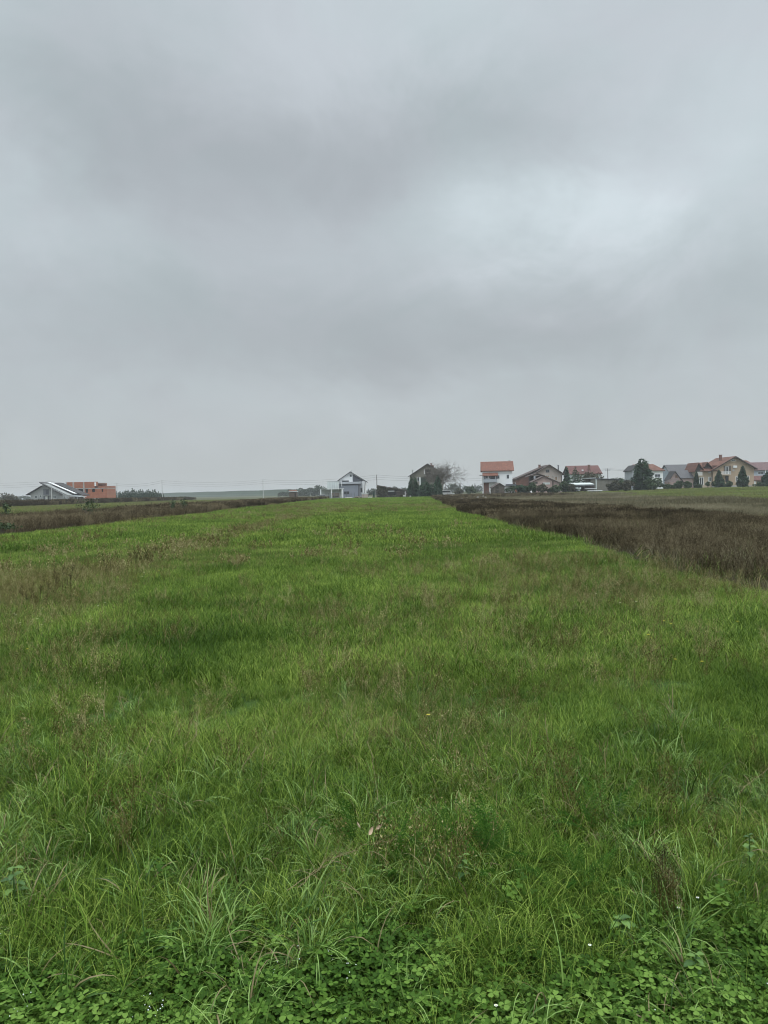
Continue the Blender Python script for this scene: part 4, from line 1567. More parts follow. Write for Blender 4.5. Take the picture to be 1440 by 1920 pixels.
def brick_house():
    f = Frame(160, 322, 0)
    r = f.root('unfinished_brick_house', 'raw orange brick two-storey building with flat top and open window holes', 'house')
    lo = f.loc(124, 903.8), f.loc(199.5, 911)
    z2 = f.loc(160, 903.6)[1]
    z1 = f.loc(190, 911.2)[1]
    x = lambda p_: f.loc(p_, 920)[0]
    z = lambda q_, p_=160: f.loc(p_, q_)[1]
    # walls laid as piers and spandrels so the holes are real
    W = MB()
    W.box(x(124), x(147), 0, 0.3, z(916), z2).box(x(156), x(183.5), 0, 0.3, z(916), z2)
    W.box(x(147), x(156), 0, 0.3, z(916), z2)
    W.box(x(140), x(147), 0, 0.3, -0.4, z(916))
    W.box(x(156), x(160), 0, 0.3, -0.4, z(916)).box(x(165), x(172.5), 0, 0.3, -0.4, z(916)).box(x(178), x(189.5), 0, 0.3, -0.4, z(912))
    W.box(x(160), x(165), 0, 0.3, -0.4, z(924)).box(x(172.5), x(178), 0, 0.3, -0.4, z(923)).box(x(160), x(165), 0, 0.3, z(917), z(916))
    W.box(x(189.5), x(199.8), 0, 0.3, z(916.5), z1).box(x(183.5), x(189.5), 0, 0.3, z(912), z1)
    W.box(x(189.5), x(190.5), 0, 0.3, -0.4, z(916.5)).box(x(193), x(199.8), 0, 0.3, -0.4, z(916.5))
    W.box(x(190.5), x(193), 0, 0.3, -0.4, z(923))
    W.box(x(124), x(133), 0, 0.3, -0.4, z(916)) if False else None
    W.box(x(124), x(124) + 0.3, 0.302, 11, -0.4, z2).box(x(199.8) - 0.3, x(199.8), 0.302, 11, -0.4, z1)
    W.box(x(124) + 0.302, x(199.8) - 0.302, 10.7, 11, -0.4, z1)
    W.box(x(124) + 0.302, x(183), 10.7, 11, z1 + 0.001, z2 - 0.5)
    W.build('wall', M['brick'], r)
    Cn = MB()
    for (a, b) in ((136.5, 139.5), (156, 158.6)):
        MB().box(x(a), x(b), -0.06, 0.36, z(923), z2 - 0.03).build('concrete_column', M['concrete'], r)
    MB().box(x(124) - 0.05, x(126), -0.05, 0.25, -0.4, z2 - 0.05).build('concrete_column', M['concrete'], r)
    MB().box(x(124) - .04, x(199.8) + .04, -0.04, 10.5, z(916.6), z(915.2)).build('floor_slab', M['concrete'], r)
    MB().box(x(140), x(199.8) - 0.31, 0.31, 10.5, z(929.6), z(928.4)).build('floor_slab', M['concrete'], r)
    MB().box(x(156) + 0.3, x(183), 0.31, 10.5, z2 - 0.6, z2 - 0.4).build('floor_slab', M['concrete'], r)
    MB().box(x(126.2), x(199) - .4, 5.0, 5.2, -0.4, z1 - .2).build('inner_wall', M['opening'], r)
    # blocks of masonry left on the upper rim
    MB().box(x(177.5), x(180.6), -0.03, 0.33, z(911.6), z(904.8)).build('roof_block', M['white'], r)
    MB().box(x(149), x(153), 1.0, 1.2, z(928.3), z(923)).build('parapet', M['offwhite'], r)


brick_house()


def white_car(px, Y, label, rz=0.0, van=False, name='parked_car', px_scale=1.0):
    b = gpt(px, Y)
    root = empty(name, b, rz)
    tag(root, label, 'van' if van else 'car')
    L = 4.6 if van else 4.2
    body = MB()
    prof = [(-L / 2, 0.3), (L / 2, 0.3), (L / 2, 0.75), (L / 2 - 0.2, 0.9), (1.1, 0.98), (0.55, 1.43), (-1.2, 1.46), (-1.85, 1.0), (-L / 2, 0.9)]
    if van:
        prof = [(-L / 2, 0.3), (L / 2, 0.3), (L / 2, 0.85), (1.6, 1.1), (1.0, 1.85), (-L / 2 + 0.1, 1.9), (-L / 2, 1.7)]
    body.poly_extrude(prof, -0.85, 0.85)
    body.build('body', M['car_white'], root)
    gl = MB()
    gp = [(-1.6, 1.03), (0.95, 1.03), (0.5, 1.36), (-1.15, 1.39)] if not van else [(-1.8, 1.2), (1.25, 1.2), (0.92, 1.7), (-1.8, 1.75)]
    gl.poly_extrude(gp, -0.87, 0.87)
    gl.build('side_window', M['glass'], root)
    for sx in (-1.35, 1.35):
        for sy in (-0.8, 0.8):
            wv = MB()
            wv.poly_extrude([(sx + 0.32 * math.cos(k * math.pi / 6), 0.32 + 0.32 * math.sin(k * math.pi / 6)) for k in range(12)], sy - 0.1, sy + 0.1)
            wo_ = wv.build('wheel', M['tyre'], root)
    return root


white_car(181, 300, 'white car half hidden by weeds before the raw brick building')
white_car(838, 236, 'small white van beside the bare tree and the old house', van=True, name='parked_van')


# ------------------------------------------------------------------ power poles and wires
def pole(px, ytop, Y, label, kind='pole', arm=0.9, rad=0.15, group=None, head=True):
    b = gpt(px, Y, -0.3)
    h = at(px, ytop, Y).z - b.z
    root = empty('utility_pole', b)
    tag(root, label, 'utility pole', group)
    MB().tube([(0, 0, 0), (0, 0, h)], [rad, rad * 0.65], 8).build('post', M[kind], root)
    tips = []
    if arm:
        MB().box(-arm, arm, -0.06, 0.06, h - 0.55, h - 0.43).build('crossarm', M['wire'], root)
        for dx in (-arm * 0.9, 0, arm * 0.9):
            z_ = h - 0.43 if dx else h
            MB().tube([(dx, 0, z_ - 0.02), (dx, 0, z_ + 0.12), (dx, 0, z_ + 0.22)], [0.05, 0.06, 0.02], 6).build('insulator', M['dark_grey'], root)
            tips.append(Vector((b.x + dx, b.y, b.z + z_ + 0.2)))
    else:
        for dz in (0.1, 0.9, 1.7):
            tips.append(Vector((b.x, b.y, b.z + h - dz)))
    return tips


def wire(a, b, sag, label, group=None):
    n = 14
    pts_ = []
    for i in range(n + 1):
        t_ = i / n
        p_ = a.lerp(b, t_)
        pts_.append((p_.x, p_.y, p_.z - sag * 4 * t_ * (1 - t_)))
    o = MB().tube(pts_, 0.025, 4).build('power_cable', M['wire'])
    tag(o, label, 'power cable', group or 'overhead power cables')


P1 = pole(96.5, 902, 283, 'pale concrete utility pole in front of the grey unfinished house', arm=0)
P2 = pole(219.5, 906, 318, 'shorter pale concrete utility pole before the nursery spruces', arm=0, rad=0.17)
P3 = pole(304.3, 900.5, 292, 'pale concrete utility pole at the right end of the nursery spruces', arm=0)
P4 = pole(493.5, 899, 330, 'pale slim utility pole before the distant grassy embankment', arm=0)
P5 = pole(707, 890, 262, 'dark wooden utility pole beside the ivy-covered shed', 'wood_pole', arm=0, rad=0.16)
P6 = pole(1140, 879, 262, 'dark wooden utility pole rising behind the board shed', 'wood_pole', arm=0.9)
P7 = pole(1174.7, 886, 330, 'thin grey utility pole just left of the tall dark conifer', 'pole', arm=0, rad=0.12)
P8 = pole(1252.5, 877, 300, 'thin dark utility pole between the orange-roofed and the grey-roofed houses', 'wood_pole', arm=0.7, rad=0.12)
off_l = [Vector((at(-200, 925, 270).x, 270, z_)) for z_ in (8.0, 7.0, 6.0)]
off_r = [Vector((at(1640, 915, 330).x, 330, z_)) for z_ in (9.5, 9.0, 8.6)]
mid78 = [Vector((at(893, 880, 300).x, 300, at(893, y_, 300).z)) for y_ in (880, 888, 896)]
for A, Bq, sg, lab in ((P1, off_l, 0.5, 'thin overhead cable leaving the picture left of the grey unfinished house'),
                       (P1, P2, 0.9, 'thin overhead cable between the pole at the grey house and the shorter pole'),
                       (P2, P3, 0.9, 'thin overhead cable above the nursery spruces'),
                       (P3, P4, 1.0, 'thin overhead cable above the distant embankment'),
                       (P4, P5, 1.1, 'thin overhead cable passing behind the white house'),
                       (P5, P6, 2.0, 'thin overhead cable passing behind the old house and the red-roofed house'),
                       (P6, P8, 0.8, 'thin overhead cable passing behind the tall dark conifer'),
                       (P8, off_r, 0.8, 'thin overhead cable running behind the houses at the right edge')):
    for k in range(3 if A is not P2 else 2):
        wire(A[k], Bq[k], sg, lab, lab.replace('thin overhead cable', 'cables'))


# ------------------------------------------------------------------ small brick kiosk (540..556)
def kiosk():
    f = Frame(548.5, 206)
    r = f.root('small_shed', 'tiny brown shed with a pale slab roof topped with clay blocks', 'shed')
    box_px(r, f, 'wall', 'shed_wall', 542.6, 556, 922.5, 937, 0, 2.2)
    box_px(r, f, 'roof', 'offwhite', 541.3, 557, 920.9, 922.4, -0.2, 2.4)
    for i in range(7):
        x0 = 541.8 + i * 2.1
        box_px(r, f, 'clay_block', 'rust_top', x0, x0 + 1.6, 919.0 - (i % 3) * 0.4, 920.88, 0.1 + 0.2 * (i % 2), 1.0)
    box_px(r, f, 'door', 'dark_wood', 552.3, 555, 925, 935, -0.05, -0.004)


kiosk()


# ------------------------------------------------------------------ central white house
def white_house():
    f = Frame(660, 246)
    r = f.root('white_house', 'modern white and grey gabled house with thin dark roof at the far meadow end', 'house')
    rf, (xl, xr, l, a, e) = gable_house(r, f, (631.8, 902), (657, 884), (688.3, 903), 11, 'white', 'roof_dark', oh=0.55, t=0.22, front_oh=0.9)
    x = lambda p_, d=0.0: f.loc(p_, 910, d)[0]
    z = lambda q_, p_=655, d=0.0: f.loc(p_, q_, d)[1]
    # grey half of the gable
    MB().poly_extrude([(x(661.5), z(903)), (x(683.5), z(903)), (x(683.5), f.loc(683.5, 901.8)[1]), (x(661.5), f.loc(661.5, 889)[1])], -0.06, -0.004).build('gable_cladding', M['dark_grey'], r)
    win_px(r, f, 656, 659.3, 890, 894, 0, fm='dark_grey')
    win_px(r, f, 641.5, 654, 900.8, 903.6, 0, fm='dark_grey')
    win_px(r, f, 662, 674, 901, 903.2, -0.061, fm='dark_grey')
    ch = f.loc(659.7, 881, 2)
    MB().tube([(ch[0], 2, ch[1] - 2), (ch[0], 2, ch[1])], 0.16, 8).build('chimney', M['metal'], r)
    # terrace box and grey lower storey, standing forward
    box_px(r, f, 'terrace_parapet', 'light_grey', 635, 676.5, 903.2, 907.6, -3.4, -0.1)
    box_px(r, f, 'fascia', 'dark_grey', 635, 673.5, 907.75, 909.3, -3.2, -0.1)
    box_px(r, f, 'lower_wall', 'grey_wall', 635, 672, 909.35, 937, -3.0, -0.1)
    box_px(r, f, 'corner_post', 'dark_grey', 672.1, 673.2, 909.35, 936, -3.1, -2.7)
    win_px(r, f, 644.6, 654.8, 921.2, 926.8, -3.0, fm='dark_grey', pm='glass')
    box_px(r, f, 'side_wall', 'light_grey', 673.5, 683, 906, 937, -0.5, -0.07)
    win_px(r, f, 675.6, 680, 914, 923, -0.5, fm='light_grey', name='door')
    box_px(r, f, 'column', 'white_paint', 680.2, 681.8, 901.5, 936, -2.6, -2.2)
    box_px(r, f, 'column', 'white_paint', 683.8, 684.8, 902.5, 936, -1.6, -1.3)
    box_px(r, f, 'downpipe', 'dark_grey', 682.4, 683.1, 902, 935, -0.7, -0.55)
    box_px(r, f, 'downpipe', 'white_paint', 640.2, 641, 903, 912, -3.55, -3.45)


white_house()


def white_cabin():
    f = Frame(624, 240)
    r = f.root('white_cabin', 'tall pale box cabin standing left of the white gabled house, above a white canopy', 'cabin')
    box_px(r, f, 'wall', 'offwhite', 614, 634.6, 902.6, 937, 0, 3.5)
    box_px(r, f, 'roof_rim', 'white_paint', 613.6, 635, 901.9, 902.7, -0.08, 3.6)
    for p_ in (618.5, 623, 627.5, 631.5):
        box_px(r, f, 'seam', 'light_grey', p_, p_ + 0.3, 903, 917, -0.04, 0)
    f = Frame(620, 233)
    r = f.root('white_canopy', 'low white canopy with posts and panels in front of the pale box cabin', 'canopy')
    box_px(r, f, 'roof', 'white_paint', 600, 643.8, 915.8, 917.3, 0, 4.5)
    for p_ in (600.3, 620.8, 640.8):
        box_px(r, f, 'post', 'white_paint', p_, p_ + 2.6 if p_ > 640 else p_ + 1.2, 917.3, 937, 0.1, 0.4)
    box_px(r, f, 'back_panel', 'offwhite', 601.5, 641, 917.4, 937, 4.0, 4.2)
    f = Frame(612, 229)
    r = f.root('garden_grill', 'dark covered grill standing under the left side of the white canopy', 'grill')
    box_px(r, f, 'body', 'dark_grey', 599, 609.5, 928.5, 936, 0, 1)
    box_px(r, f, 'lid', 'concrete', 599.6, 609, 927.2, 928.5, 0.1, 0.9)
    box_px(r, f, 'leg', 'dark_wood', 600, 600.7, 935.95, 937.8, 0.1, 0.2)
    box_px(r, f, 'leg', 'dark_wood', 608, 608.7, 935.95, 937.8, 0.1, 0.2)
    f = Frame(629, 229)
    r = f.root('garden_sofa', 'dark garden sofa under the white canopy', 'sofa')
    box_px(r, f, 'backrest', 'shed_wall', 622, 636.5, 924, 932, 0.9, 1.2)
    box_px(r, f, 'seat', 'dark_wood', 624, 635, 930, 933.3, 0.1, 0.88)
    box_px(r, f, 'arm', 'grey_board', 621.8, 623.6, 927.5, 937, 0.1, 0.88)
    box_px(r, f, 'arm', 'grey_board', 635.4, 637, 927.5, 937, 0.1, 0.88)


white_cabin()


def yard():
    f = Frame(650, 224)
    r = f.root('wire_fence', 'thin wire garden fence with dark posts before the white house', 'fence')
    for p_ in (599, 615.8, 627, 639.4, 650, 658.2, 664.3, 672, 682, 690):
        a = f.loc(p_, 923.6)
        MB().box(a[0] - 0.05, a[0] + 0.05, -0.05, 0.05, -0.3, a[1]).build('post', M['dark_grey'], r)
    wm = MB()
    for q_ in (925, 927.5, 930, 932.5):
        a, b = f.loc(599, q_), f.loc(690, q_)
        wm.box(a[0], b[0], -0.01, 0.01, (a[1] + b[1]) / 2 - 0.01, (a[1] + b[1]) / 2 + 0.01)
    wm.build('wire_mesh', M['wire'], r)
    # low masonry kerb
    k = MB()
    a, b = f.loc(598, 935), f.loc(640, 935)
    k.box(a[0], b[0], -0.6, -0.35, -0.3, 0.14)
    tag(k.build('low_wall', M['concrete'], None), 'low pale masonry kerb at the foot of the white canopy', 'wall')
    o = [c for c in S.objects if c.name == 'low_wall'][0]
    o.location = f.P
    f = Frame(684, 226)
    r = f.root('brick_stack', 'wrapped pallet of beige blocks with a pale cover beside the white house', 'pallet')
    box_px(r, f, 'blocks', 'pinkbeige', 678.5, 689.5, 926.6, 934.5, 0, 1.5)
    box_px(r, f, 'cover', 'offwhite', 676.8, 690.6, 924.8, 926.5, -0.1, 1.6)
    f = Frame(693, 224)
    r = f.root('stone_block', 'bright white block lying right of the pallet of blocks', 'block')
    box_px(r, f, 'block', 'white_paint', 690, 697, 931.6, 935.5, 0, 0.9)
    f = Frame(701, 227)
    r = f.root('waste_bin', 'dark green upright bin left of the ivy-covered shed', 'bin')
    box_px(r, f, 'body', 'bin_green', 699.4, 702.4, 922.6, 935, 0, 0.6)
    box_px(r, f, 'lid', 'bin_green', 699.1, 702.8, 921.6, 922.58, -0.05, 0.65)
    f = Frame(655, 222)
    mb = MB()
    for i in range(9):
        a = f.loc(649 + i * 1.3, 932.6 + 0.4 * math.sin(i * 2))
        mb.lump((a[0], 0.3 * math.sin(i * 5), a[1] - 0.15), 0.3, i, 0.6)
    o = tag(mb.build('stone_heap', M['rubble']), 'low heap of pale stones in front of the grey lower wall', 'stone heap')
    o.location = f.P
    f = Frame(671, 223)
    mb = MB()
    for i in range(14):
        a = f.loc(666 + (i % 7) * 1.8, 931.5 + 0.9 * (i // 7) - 0.8 * math.sin((i % 7) / 6 * 3.1))
        mb.lump((a[0], 0.4 * math.sin(i * 5), a[1] - 0.2), 0.38, i + 30, 0.7)
    o = tag(mb.build('debris_heap', M['shed_wall']), 'dark heap of debris left of the pallet of blocks', 'debris heap')
    o.location = f.P


yard()


def ivy_shed():
    f = Frame(722, 232)
    r = f.root('overgrown_shed', 'low sloping shed smothered in brown-green creeper right of the dark pole', 'shed')
    l, e = f.loc(707.5, 909.5), f.loc(766, 919.5)
    base = -0.3
    MB().poly_extrude([(l[0] + .2, base), (e[0], base), (e[0], e[1] - .3), (l[0] + .2, l[1] - .3)], 0.3, 5).build('wall', M['dark_wood'], r)
    MB().slab(l[0], l[1], e[0], e[1], 0.18, 0, 5.3).build('roof', M['roof_umber'], r)
    q = np.random.default_rng(71)
    n = 4200
    u = q.random(n) ** 1.4
    X = l[0] - 0.2 + u * (e[0] - l[0])
    zt = l[1] + (e[1] - l[1]) * u - 0.1
    Z = base + (zt - base) * q.random(n) ** 0.7
    Yv = -0.35 * q.random(n) - 0.5 * (1 - (Z - base) / (zt - base + 0.01)) + 0.25
    P = np.stack([X, Yv, Z], 1)
    keep = ~((X > f.loc(727, 920)[0]) & (Z > f.loc(730, 928)[1]) & (Z < f.loc(730, 919)[1]))
    obj('creeper', vm_(cards(P[keep], None, 0.14, 0.6, q), 'creeper', M['bush_brown']), r)
    box_px(r, f, 'shutter', 'metal', 727.5, 739.5, 920, 921.7, -0.1, 0.25)
    box_px(r, f, 'bay', 'opening', 727.5, 745, 921.8, 927.5, 0.1, 0.28)
    f = Frame(765, 226)
    r = f.root('football_goal', 'small white goal-like metal frame standing before the left cypress', 'goal')
    for p_ in (759.2, 774):
        box_px(r, f, 'post', 'white_paint', p_, p_ + 0.9, 921.5, 934, 0, 0.15)
    box_px(r, f, 'rail', 'white_paint', 759.2, 774.9, 921.6, 922.6, 0.02, 0.12)
    box_px(r, f, 'rail', 'white_paint', 760.1, 774, 924.8, 925.3, 0.03, 0.1)
    f = Frame(746, 228)
    r = f.root('wooden_crate', 'dark wooden crate beside the small white metal frame', 'crate')
    box_px(r, f, 'body', 'dark_wood', 743.5, 749.3, 921.5, 930.5, 0, 1.2)
    box_px(r, f, 'lid', 'grey_board', 743.2, 749.6, 920.8, 921.48, -0.05, 1.25)


ivy_shed()


def old_house():
    f = Frame(801, 250)
    r = f.root('old_gabled_house', 'weathered olive-grey gabled house half hidden by dark cypresses', 'house')
    rf, (xl, xr, l, a, e) = gable_house(r, f, (767, 892), (801, 869.2), (834.5, 889), 12, 'olive_wall', 'roof_dark', oh=0.6, t=0.25, front_oh=1.0)
    box_px(r, f, 'loft_opening', 'opening', 797, 808, 880, 890.8, -0.03, 0.02)
    box_px(r, f, 'loft_door', 'white', 794.8, 796.6, 880.5, 888.5, -0.08, -0.02)
    box_px(r, f, 'balcony', 'grey_board', 793.5, 810, 890.3, 893, -1.3, -0.02)
    win_px(r, f, 782, 786.3, 894.5, 902.5, 0, fm='white_paint')
    box_px(r, f, 'garage_door', 'green_door', 789.3, 800, 895, 921, -0.06, 0)
    box_px(r, f, 'door_post', 'white', 786.8, 788.6, 895, 921, -0.12, 0)
    chimney_px(r, f, 773.7, 881, 890, 0.42, 4, 'pole')
    chimney_px(r, f, 808.4, 868.6, 875, 0.4, 4, 'brick_old')
    chimney_px(r, f, 811, 872.5, 877, 0.9, 5, 'brick_old')


old_house()


def red_roof_house():
    f = Frame(930, 228, -7)
    r = f.root('white_red_roofed_house', 'tall white house with a plain orange-red roof and a small red balcony roof', 'house')
    depth = 10.0
    x = lambda p_, d=0.0: f.loc(p_, 905, d)[0]
    z = lambda q_, p_=935, d=0.0: f.loc(p_, q_, d)[1]
    rf, (x0, x1, ez, rz, wt) = eave_house(r, f, 901.3, 964, 882.2, 865.2, depth, 'white', 'roof_red', oh=0.5, t=0.2, side=0.55)
    # string course
    box_px(r, f, 'string_course', 'concrete', 932, 962.5, 886.8, 887.8, -0.06, -0.003)
    # balcony with its roof
    box_px(r, f, 'balcony_glazing', 'dark_grey', 907, 933, 891, 898, -0.9, -0.05)
    a, b = f.loc(904.8, 887.2, -0.1), f.loc(933.5, 891.2, -1.6)
    MB().poly_extrude([(-1.7, b[1]), (-0.05, a[1] + 0.1), (-0.05, a[1] - 0.1), (-1.7, b[1] - 0.18)], x(904.8), x(933.8), 'x').build('balcony_roof', M['roof_red'], r)
    box_px(r, f, 'balcony', 'light_grey', 907, 932, 898.1, 904.6, -1.35, -0.05)
    for p_ in (907, 915.5, 928.5):
        box_px(r, f, 'balcony_post', 'white_paint', p_, p_ + 0.8, 891.3, 898.1, -1.3, -1.15)
    win_px(r, f, 910.5, 919, 892, 897.6, -0.9, fm='white_paint')
    box_px(r, f, 'brick_base', 'brick_old', 907, 916.5, 905, 926, -0.12, -0.003)
    win_px(r, f, 950, 954.6, 890, 897.5, 0, fm='light_grey')
    win_px(r, f, 931, 936.5, 891, 897.5, 0, fm='light_grey')
    box_px(r, f, 'terrace', 'dark_grey', 949, 968, 907.4, 911, -3.2, -0.02)
    box_px(r, f, 'terrace_rail', 'white_paint', 948.5, 967.5, 904.3, 904.8, -3.15, -3.05)
    for p_ in (948.6, 955, 961, 966.8):
        box_px(r, f, 'terrace_rail', 'white_paint', p_, p_ + 0.4, 904.81, 907.39, -3.15, -3.05)
    for p_ in (950, 958, 966.5):
        box_px(r, f, 'terrace_post', 'concrete', p_, p_ + 0.8, 911.05, 926, -3.1, -2.9)
    # side gable details (small balconies on the left end wall)
    xs = x0 + 0.55
    MB().box(xs - 0.9, xs - 0.01, 2.0, 6.5, z(890.5), z(889.6)).build('side_ledge', M['concrete'], r)
    MB().box(xs - 0.9, xs - 0.01, 2.0, 6.5, z(907.3), z(906.4)).build('side_ledge', M['concrete'], r)
    MB().box(xs - 0.05, xs - 0.004, 3.4, 4.6, z(884), z(879)).build('side_window', M['glass'], r)
    MB().box(xs - 0.05, xs - 0.004, 3.4, 4.6, z(920), z(914)).build('side_window', M['glass'], r)
    an = f.loc(955, 862, 5)
    MB().tube([(an[0], 5, an[1] - 1), (an[0], 5, an[1])], 0.04, 5).box(an[0] - 0.5, an[0] + 0.5, 4.98, 5.02, an[1] - 0.25, an[1] - 0.2).build('antenna', M['wire'], r)


red_roof_house()


def dark_shed():
    f = Frame(936, 216)
    r = f.root('dark_gabled_shed', 'small dark timber shed with a gable behind the leafless shrubs', 'shed')
    gable_house(r, f, (923, 914), (936.5, 905.5), (948, 912.5), 5, 'shed_wall', 'roof_umber', oh=0.3, t=0.15, front_oh=0.4)
    box_px(r, f, 'door', 'dark_wood', 929, 935, 912, 926, -0.06, 0)
    f = Frame(965, 208)
    r = f.root('dog_kennel', 'tiny orange-roofed kennel between the dark bushes', 'kennel')
    gable_house(r, f, (961.5, 918.2), (965.3, 915.3), (968.8, 918.2), 1.4, 'brick', 'roof_red2', oh=0.08, t=0.08, front_oh=0.1)
    box_px(r, f, 'opening', 'opening', 964.2, 966.2, 919.5, 924, -0.03, 0)
    f = Frame(958, 205)
    r = f.root('garden_table', 'low pale garden bench on posts left of the tiny kennel', 'bench')
    box_px(r, f, 'top', 'concrete', 953.3, 966.5, 920.3, 921.1, 0, 0.9)
    for p_ in (954.3, 959, 965):
        box_px(r, f, 'leg', 'concrete', p_, p_ + 0.9, 921.12, 927, 0.1, 0.7)
    f = Frame(995, 203)
    r = f.root('white_sack', 'bright white sack standing before the dark shrub at the pink cottage', 'sack')
    a = f.loc(995.5, 922.5)
    MB().lump((a[0], 0, 0.42), 0.36, 3, 1.35).build('sack', M['white_paint'], r, True)
    MB().lump((a[0] + 0.1, 0, 0.95), 0.14, 5, 1.0).build('tie', M['white_paint'], r, True)


dark_shed()


def brown_roof_house():
    f = Frame(1025, 232, 0)
    r = f.root('brown_roofed_house', 'beige house with a wide dark brown asymmetric roof right of the red-roofed white house', 'house')
    gable_house(r, f, (997, 890.5), (1029.5, 871), (1057, 888.5), 11, 'pinkbeige', 'roof_umber', oh=0.5, t=0.25, front_oh=0.9)
    # long lean-to slope on the left
    l, m_ = f.loc(966.5, 898.5), f.loc(1021, 874.5)
    MB().slab(l[0], l[1], m_[0], m_[1], 0.25, 1.2, 10).build('lean_to_roof', M['roof_umber'], r)
    MB().poly_extrude([(f.loc(970, 900)[0], -0.4), (f.loc(997, 900)[0], -0.4), (f.loc(997, 900)[0], f.loc(997, 887)[1]), (f.loc(970, 900)[0], f.loc(970, 898.8)[1])], 1.8, 9.5).build('lean_to_wall', M['brick_old'], r)
    chimney_px(r, f, 1012, 871.3, 878, 0.6, 5, 'brick_old')
    chimney_px(r, f, 1047, 872.2, 882, 0.32, 5, 'dark_grey')
    win_px(r, f, 1023.2, 1030, 880.3, 886, 0, fm='dark_grey')
    win_px(r, f, 1022, 1030, 891, 895.5, 0, fm='offwhite', pm='board')
    win_px(r, f, 1035.2, 1038.2, 890.7, 897, 0, fm='offwhite', pm='board')
    win_px(r, f, 1040.4, 1045, 893, 900.5, 0, fm='offwhite', pm='board')
    box_px(r, f, 'downpipe', 'dark_wood', 1053.3, 1054, 891, 920, -0.15, -0.03)
    f = Frame(1003, 224)
    r = f.root('carport', 'dark open carport roof between the brown-roofed house and the pink cottage', 'carport')
    l, a, e = f.loc(990, 893), f.loc(1007, 886.8), f.loc(1022, 891.5)
    MB().slab(l[0], l[1], a[0], a[1], 0.22, 0, 5).slab(a[0], a[1], e[0], e[1], 0.22, 0, 5).build('roof', M['roof_umber'], r)
    box_px(r, f, 'back_wall', 'dark_wood', 992, 1020, 892.5, 926, 4.5, 4.7)
    box_px(r, f, 'pillar', 'light_grey', 1001.2, 1004, 892.8, 902, 0.1, 0.5)
    box_px(r, f, 'pillar', 'dark_wood', 992, 993, 892.5, 926, 0.1, 0.4)
    f = Frame(1024, 217)
    r = f.root('pink_cottage', 'low pink cottage with a dark low-pitched roof in front of the brown-roofed house', 'cottage')
    gable_house(r, f, (997, 903.5), (1020, 892), (1053, 906), 4.5, 'pink', 'roof_umber', oh=0.3, t=0.2, front_oh=0.45)
    win_px(r, f, 1001.8, 1008, 904, 906.8, 0, fm='dark_wood')
    box_px(r, f, 'door', 'dark_wood', 1035.8, 1037.6, 901.5, 910, -0.06, 0)
    box_px(r, f, 'worn_panel', 'offwhite', 1018, 1031, 904.5, 908.5, -0.03, 0)


brown_roof_house()


def brown_red_house():
    f = Frame(1100, 262, 0)
    r = f.root('brown_red_roofed_house', 'house with a broad brown-red tiled roof behind the thin spruce', 'house')
    rf, q = eave_house(r, f, 1068, 1130, 888.2, 872.8, 10, 'offwhite', 'roof_brown', oh=0.6, t=0.22, side=0.7)
    chimney_px(r, f, 1105, 871.5, 880, 0.7, 1.5, 'brick_old', parent=rf)
    a = f.loc(1094, 882.6, -0.2)
    sk = MB().box(a[0] - 0.3, a[0] + 0.3, 0.9, 1.15, a[1] - 0.1, a[1] + 0.45).build('skylight', M['white_paint'], rf)
    win_px(r, f, 1080, 1086, 892, 899, 0)
    win_px(r, f, 1112, 1118, 892, 899, 0)


brown_red_house()


